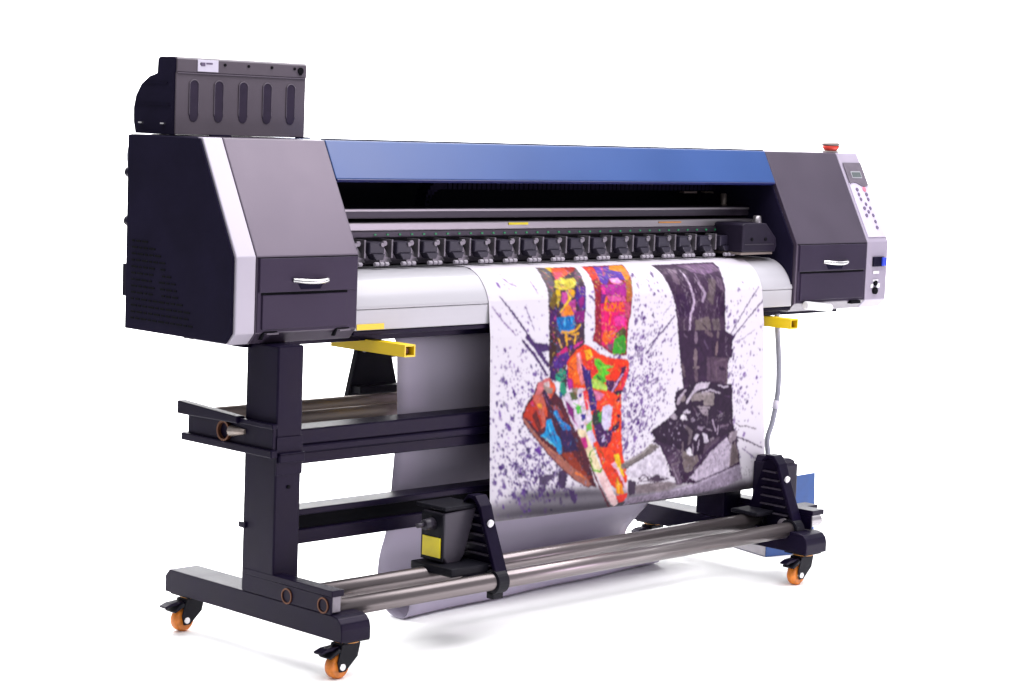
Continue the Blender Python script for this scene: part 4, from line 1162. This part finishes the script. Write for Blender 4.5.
(28,(152,134,154),[(725,727),(751,774)]),
(0,(90,68,94),[(694,699),(747,680),(752,710),(713,718)]),
(15,(140,124,146),[(717,711),(747,692)]),
(22,(60,38,68),[(754,741),(781,773),(800,769)]),
(0,(164,151,171),[(521,799),(608,797),(705,792),(823,778),(966,747),(1023,737),(1032,779),(938,799),(829,810),(714,818),(553,821),(527,844)]),
(13,(205,195,212),[(711,795),(823,782),(966,751),(1021,742)]),
(19,(80,60,86),[(823,776),(966,745),(1021,735)]),
]

def lin(c):
    c = np.asarray(c, float) / 255.0
    return np.where(c <= 0.04045, c / 12.92, ((c + 0.055) / 1.055) ** 2.4)
def value_noise(shape, cells, rng):
    g = rng.random((cells[0] + 2, cells[1] + 2))
    y = np.linspace(0, cells[0], shape[0]); x = np.linspace(0, cells[1], shape[1])
    yi, xi = y.astype(int), x.astype(int)
    fy, fx = (y - yi)[:, None], (x - xi)[None, :]
    fy, fx = fy * fy * (3 - 2 * fy), fx * fx * (3 - 2 * fx)
    a, b = g[yi][:, xi], g[yi][:, xi + 1]
    c, d = g[yi + 1][:, xi], g[yi + 1][:, xi + 1]
    return (a * (1 - fx) + b * fx) * (1 - fy) + (c * (1 - fx) + d * fx) * fy - 0.5
def box_blur(img, n):
    for ax in (0, 1):
        pad = [(0, 0)] * 3; pad[ax] = (n, n)
        q = np.cumsum(np.pad(img, pad, mode='edge'), axis=ax)
        q = np.insert(q, 0, 0, axis=ax)
        m = img.shape[ax]
        img = (np.take(q, range(2 * n + 1, 2 * n + 1 + m), axis=ax) - np.take(q, range(0, m), axis=ax)) / (2 * n + 1)
    return img
def paint(X, S):
    rng = np.random.default_rng(5)
    H, W = X.shape
    dx, ds = X[0, 1] - X[0, 0], S[1, 0] - S[0, 0]
    img = np.ones((H, W, 3)) * lin((232, 226, 236))
    # wobble of the outlines, about a millimetre
    wx = X + 0.0018 * value_noise((H, W), (150, 200), rng) + 0.0014 * value_noise((H, W), (300, 400), rng)
    ws = S + 0.0018 * value_noise((H, W), (150, 200), rng) + 0.0014 * value_noise((H, W), (300, 400), rng)
    def region(x0, x1, s0, s1):
        i0, i1 = max(0, int(s0 / ds) - 3), min(H, int(s1 / ds) + 4)
        j0, j1 = max(0, int(x0 / dx) - 3), min(W, int(x1 / dx) + 4)
        return slice(i0, max(i0, i1)), slice(j0, max(j0, j1))
    def fill(w, col, pts, alpha=1.0):
        P_ = np.array(pts, float) / 1000.0
        h = w / 10000.0
        r = region(P_[:, 0].min() - h, P_[:, 0].max() + h, P_[:, 1].min() - h, P_[:, 1].max() + h)
        x, s = wx[r], ws[r]
        if x.size == 0: return
        if w == 0:
            ins = np.zeros(x.shape, bool)
            for (xa, sa), (xb, sb) in zip(P_, np.roll(P_, -1, 0)):
                if sa == sb: continue
                ins ^= ((sa > s) != (sb > s)) & (x < (xb - xa) * (s - sa) / (sb - sa) + xa)
        else:
            ins = np.zeros(x.shape, bool)
            n = len(P_) - 1
            for k in range(n):
                a, d = P_[k], P_[k + 1] - P_[k]
                t = np.clip(((x - a[0]) * d[0] + (s - a[1]) * d[1]) / max(1e-9, d @ d), 0, 1)
                hh = h * (0.75 + 0.25 * np.sin(math.pi * (k + t) / n))
                ins |= np.hypot(x - a[0] - t * d[0], s - a[1] - t * d[1]) < hh
        q = img[r]
        q[ins] = q[ins] * (1 - alpha) + lin(col) * alpha
    for w, col, pts in INK[:8]: fill(w, [c * 0.66 for c in col], pts, 1.0)
    img[:] = box_blur(box_blur(img, 7), 5)
    # splatter
    zones = [(520, (0.14, 0.56), (0.075, 0.11), (88, 50, 132), 2.4), (330, (0.13, 0.70), (0.07, 0.05), (82, 52, 122), 2.6), (120, (0.10, 0.40), (0.07, 0.12), (140, 112, 168), 1.8),
             (620, (0.56, 0.52), (0.07, 0.10), (110, 84, 140), 2.3), (360, (0.62, 0.42), (0.06, 0.12), (112, 88, 136), 2.1), (260, (0.98, 0.52), (0.07, 0.09), (118, 100, 140), 2.3),
             (130, (0.98, 0.33), (0.08, 0.10), (105, 88, 128), 2.2), (90, (0.50, 0.30), (0.10, 0.08), (120, 100, 142), 1.8), (60, (0.6, 0.22), (0.35, 0.05), (130, 110, 150), 1.7),
             (190, (0.24, 0.74), (0.07, 0.025), (78, 62, 96), 3.0), (70, (0.42, 0.34), (0.02, 0.08), (120, 96, 150), 1.8), (200, (0.52, 0.62), (0.05, 0.05), (128, 112, 148), 2.2)]
    for n, c, sg, col, r0 in zones:
        for _ in range(int(n * 1.35)):
            x, s = rng.normal(c[0], sg[0]), rng.normal(c[1], sg[1])
            if not (0 < x < X[0, -1] and 0.15 < s < S[-1, 0]): continue
            r = 0.80 * r0 / 1000 * rng.lognormal(0, 0.5)
            el = rng.uniform(1, 2.2); th = rng.uniform(-0.6, 0.6) + (0.9 if c[0] < 0.3 else -0.9)
            rr = region(x - r * el, x + r * el, s - r * el, s + r * el)
            u, v = X[rr] - x, S[rr] - s
            if u.size == 0: continue
            p, q_ = u * math.cos(th) + v * math.sin(th), -u * math.sin(th) + v * math.cos(th)
            ins = (p / el) ** 2 + q_ ** 2 < r * r
            a = rng.uniform(0.5, 1.0)
            cc = lin(np.clip(0.8 * np.array(col) + np.array((10, -10, 26)) + rng.normal(0, 18), 20, 230))
            t = img[rr]; t[ins] = t[ins] * (1 - a) + cc * a
    n0 = img.copy()
    for w, col, pts in INK[8:]:
        fill(w, col, pts)
        if w == 0 and sum(col) < 620 and max(col) - min(col) > 60: fill(9, [c * 0.42 for c in col], list(pts) + [pts[0]], 0.4)   # dark contour of every patch
    # small marks inside the figures: pen lines on the colourful pair, creases and scuffs on the grey one
    def marks(base, n, palette, length, width, ang, spread, alpha):
        mask = np.zeros((H, W), bool)
        for w, col, pts in INK:
            if col in base and w == 0:
                P_ = np.array(pts, float) / 1000.0
                for (xa, sa), (xb, sb) in zip(P_, np.roll(P_, -1, 0)):
                    if sa != sb:
                        lo, hi = sorted((int(sa / ds), int(sb / ds)))
                        r = slice(max(0, lo - 2), min(H, hi + 3))
                        x, s = X[r], S[r]
                        mask[r] ^= ((sa > s) != (sb > s)) & (x < (xb - xa) * (s - sa) / (sb - sa) + xa)
        ys, xs = np.nonzero(mask)
        for k in rng.integers(0, len(ys), n):
            x, s = X[ys[k], xs[k]], S[ys[k], xs[k]]
            L_ = length * rng.uniform(0.4, 1.3); a = ang + rng.normal(0, spread)
            p1 = (1000 * (x + L_ * math.cos(a)), 1000 * (s + L_ * math.sin(a)))
            pm = (1000 * (x + 0.5 * L_ * math.cos(a + 0.5)), 1000 * (s + 0.5 * L_ * math.sin(a + 0.5)))
            if mask[min(H - 1, max(0, int(p1[1] / 1000 / ds))), min(W - 1, max(0, int(p1[0] / 1000 / dx)))]:
                fill(width * rng.uniform(0.6, 1.4), palette[rng.integers(len(palette))], [(1000 * x, 1000 * s), pm, p1], alpha)
    marks([(74, 51, 80), (60, 36, 68)], 300, [(54, 32, 62), (118, 102, 112), (150, 134, 144), (92, 72, 98), (176, 160, 176)], 0.026, 9, 1.57, 0.45, 0.55)
    marks([(64, 37, 72), (66, 42, 74), (50, 28, 58)], 260, [(52, 30, 60), (112, 96, 112), (150, 136, 150), (190, 178, 194), (80, 60, 88)], 0.014, 8, 2.3, 0.9, 0.6)
    marks([(74, 52, 74)], 420, [(50, 28, 60), (244, 206, 76), (120, 44, 150), (235, 120, 60), (60, 40, 120), (50, 150, 200), (235, 90, 160), (50, 28, 60)], 0.012, 6, 1.2, 1.3, 0.7)
    marks([(152, 36, 62)], 420, [(110, 24, 80), (255, 160, 60), (130, 50, 160), (240, 100, 170), (110, 20, 50), (250, 220, 90), (90, 180, 70)], 0.012, 6, 1.2, 1.3, 0.7)
    marks([(238, 70, 30)], 420, [(80, 22, 70), (255, 170, 60), (200, 36, 60), (56, 28, 100), (255, 130, 50), (250, 215, 90), (120, 200, 70), (235, 200, 225)], 0.011, 6, 1.4, 1.3, 0.6)
    marks([(86, 23, 46)], 260, [(60, 18, 50), (200, 90, 56), (40, 24, 90), (120, 40, 60), (40, 150, 200), (210, 130, 110)], 0.013, 6, 0.9, 0.6, 0.6)
    inked = (np.abs(img - n0).sum(-1) > 1e-6)
    # grain of the photographic print inside the inked shapes
    g = 0.55 * value_noise((H, W), (110, 150), rng) + 0.45 * value_noise((H, W), (220, 300), rng)
    g2 = 0.5 * value_noise((H, W), (60, 90), rng)
    k = np.where(inked, 1 + 0.75 * g + 0.5 * g2, 1 + 0.02 * g)
    img = np.clip(img * k[..., None], 0.004, 0.9)
    # specks on the sole rubber and paint flecks on the shoes
    for _ in range(260):
        x = rng.uniform(0.5, 1.08); s = 0.815 - 0.20 * max(0, (x - 0.7)) ** 1.3 + rng.normal(0, 0.011)
        rr = region(x - 0.003, x + 0.003, s - 0.003, s + 0.003)
        ins = np.hypot(X[rr] - x, S[rr] - s) < rng.uniform(0.001, 0.0028)
        img[rr][ins] *= 0.55
    # bleeding of the inks: a fine random shift of every point, then a slight blur
    ii, jj = np.mgrid[0:H, 0:W]
    sx = 0.9 * value_noise((H, W), (170, 230), rng) + 0.7 * value_noise((H, W), (260, 320), rng)
    sy = 0.9 * value_noise((H, W), (170, 230), rng) + 0.7 * value_noise((H, W), (260, 320), rng)
    img = img[np.clip(ii + sy, 0, H - 1).astype(int), np.clip(jj + sx, 0, W - 1).astype(int)]
    return 0.60 * np.clip(box_blur(box_blur(img, 1), 1), 0, 1) ** 1.12
# ---------------------------------------------------------------- printed sheet and blank web
ME = thing('printed_media', 'white vinyl sheet printed with colourful and grey sneakers, hanging from the printer', 'poster', (1.03, 0.1, 0.24))
XS0, XS1 = 0.46, 1.60
TOP = smooth_prof([(0.20, 0.9288), (0.10, 0.9288), (0.0715, 0.9213), (0.0440, 0.9041), (0.0205, 0.8758), (0.0072, 0.8455)], 8)
def sheet_profile(t):
    """t = 0 left edge, 1 right edge: list of (y, z) from the pinch rollers to the bottom edge"""
    pts = list(TOP)
    lean = 0.024 + 0.014 * t
    for k in range(1, 25):
        f = k / 24
        z = 0.8455 - f * (0.8455 - 0.272)
        pts.append((0.0072 - 0.0082 * min(1, f * 6) - (lean) * f ** 1.15, z))
    y0 = pts[-1][0]
    c = 0.018 + 0.018 * t
    for k in range(1, 9):
        a = k / 8 * math.pi / 2
        pts.append((y0 + c * (1 - math.cos(a)), 0.272 - (0.010 + 0.016 * t) * math.sin(a)))
    return pts
def resample(pts, n):
    p = np.array(pts); d = np.r_[0, np.cumsum(np.hypot(*np.diff(p, axis=0).T))]
    q = np.linspace(0, d[-1], n)
    return np.c_[np.interp(q, d, p[:, 0]), np.interp(q, d, p[:, 1])], d[-1]
NX, NS = 640, 520
pl0, len0 = resample(sheet_profile(0.0), NS + 1)
pl1, len1 = resample(sheet_profile(1.0), NS + 1)
SLEN = (len0 + len1) / 2
tt = np.linspace(0, 1, NX + 1)
co = np.zeros((NS + 1, NX + 1, 3))
co[:, :, 0] = XS0 + (XS1 - XS0) * tt[None, :]
ripple = 0.0025 * np.sin(tt * 9.0 + 0.6)[None, :] * np.clip((np.linspace(0, 1, NS + 1) - 0.45) / 0.5, 0, 1)[:, None]
co[:, :, 1] = pl0[:, 0][:, None] * (1 - tt) + pl1[:, 0][:, None] * tt - np.abs(ripple)
co[:, :, 2] = pl0[:, 1][:, None] * (1 - tt) + pl1[:, 1][:, None] * tt
# paint() returns linear ink colour for sheet coordinates (X metres from the left edge, S metres down the sheet)
Xg, Sg = np.meshgrid((XS1 - XS0) * tt, SLEN * np.linspace(0, 1, NS + 1))
ink = paint(Xg, Sg)
idx = np.arange((NS + 1) * (NX + 1)).reshape(NS + 1, NX + 1)
faces = np.stack([idx[:-1, :-1], idx[1:, :-1], idx[1:, 1:], idx[:-1, 1:]], -1).reshape(-1, 4)
me = bpy.data.meshes.new('printed_sheet')
me.vertices.add(len(idx.ravel())); me.vertices.foreach_set('co', co.reshape(-1))
me.loops.add(faces.size); me.loops.foreach_set('vertex_index', faces.reshape(-1).astype(np.int32))
me.polygons.add(len(faces)); me.polygons.foreach_set('loop_start', np.arange(0, faces.size, 4, dtype=np.int32))
me.update(); me.validate()
at = me.color_attributes.new('print_ink', 'FLOAT_COLOR', 'POINT')
rgba = np.ones((ink.shape[0] * ink.shape[1], 4)); rgba[:, :3] = ink.reshape(-1, 3)
at.data.foreach_set('color', rgba.reshape(-1))
me.polygons.foreach_set('use_smooth', np.ones(len(faces), dtype=bool))
m = bpy.data.materials.new('printed_vinyl'); m.use_nodes = True
nt = m.node_tree; bs = nt.nodes['Principled BSDF']
ca = nt.nodes.new('ShaderNodeVertexColor'); ca.layer_name = 'print_ink'
nt.links.new(ca.outputs['Color'], bs.inputs['Base Color'])
bs.inputs['Roughness'].default_value = 0.5; bs.inputs['Specular IOR Level'].default_value = 0.12
sheet = bpy.data.objects.new('printed_sheet', me); COL.objects.link(sheet); me.materials.append(m); attach(sheet, ME)
sm = sheet.modifiers.new('thick', 'SOLIDIFY'); sm.thickness = 0.0006; sm.offset = 1.0 if False else -1.0

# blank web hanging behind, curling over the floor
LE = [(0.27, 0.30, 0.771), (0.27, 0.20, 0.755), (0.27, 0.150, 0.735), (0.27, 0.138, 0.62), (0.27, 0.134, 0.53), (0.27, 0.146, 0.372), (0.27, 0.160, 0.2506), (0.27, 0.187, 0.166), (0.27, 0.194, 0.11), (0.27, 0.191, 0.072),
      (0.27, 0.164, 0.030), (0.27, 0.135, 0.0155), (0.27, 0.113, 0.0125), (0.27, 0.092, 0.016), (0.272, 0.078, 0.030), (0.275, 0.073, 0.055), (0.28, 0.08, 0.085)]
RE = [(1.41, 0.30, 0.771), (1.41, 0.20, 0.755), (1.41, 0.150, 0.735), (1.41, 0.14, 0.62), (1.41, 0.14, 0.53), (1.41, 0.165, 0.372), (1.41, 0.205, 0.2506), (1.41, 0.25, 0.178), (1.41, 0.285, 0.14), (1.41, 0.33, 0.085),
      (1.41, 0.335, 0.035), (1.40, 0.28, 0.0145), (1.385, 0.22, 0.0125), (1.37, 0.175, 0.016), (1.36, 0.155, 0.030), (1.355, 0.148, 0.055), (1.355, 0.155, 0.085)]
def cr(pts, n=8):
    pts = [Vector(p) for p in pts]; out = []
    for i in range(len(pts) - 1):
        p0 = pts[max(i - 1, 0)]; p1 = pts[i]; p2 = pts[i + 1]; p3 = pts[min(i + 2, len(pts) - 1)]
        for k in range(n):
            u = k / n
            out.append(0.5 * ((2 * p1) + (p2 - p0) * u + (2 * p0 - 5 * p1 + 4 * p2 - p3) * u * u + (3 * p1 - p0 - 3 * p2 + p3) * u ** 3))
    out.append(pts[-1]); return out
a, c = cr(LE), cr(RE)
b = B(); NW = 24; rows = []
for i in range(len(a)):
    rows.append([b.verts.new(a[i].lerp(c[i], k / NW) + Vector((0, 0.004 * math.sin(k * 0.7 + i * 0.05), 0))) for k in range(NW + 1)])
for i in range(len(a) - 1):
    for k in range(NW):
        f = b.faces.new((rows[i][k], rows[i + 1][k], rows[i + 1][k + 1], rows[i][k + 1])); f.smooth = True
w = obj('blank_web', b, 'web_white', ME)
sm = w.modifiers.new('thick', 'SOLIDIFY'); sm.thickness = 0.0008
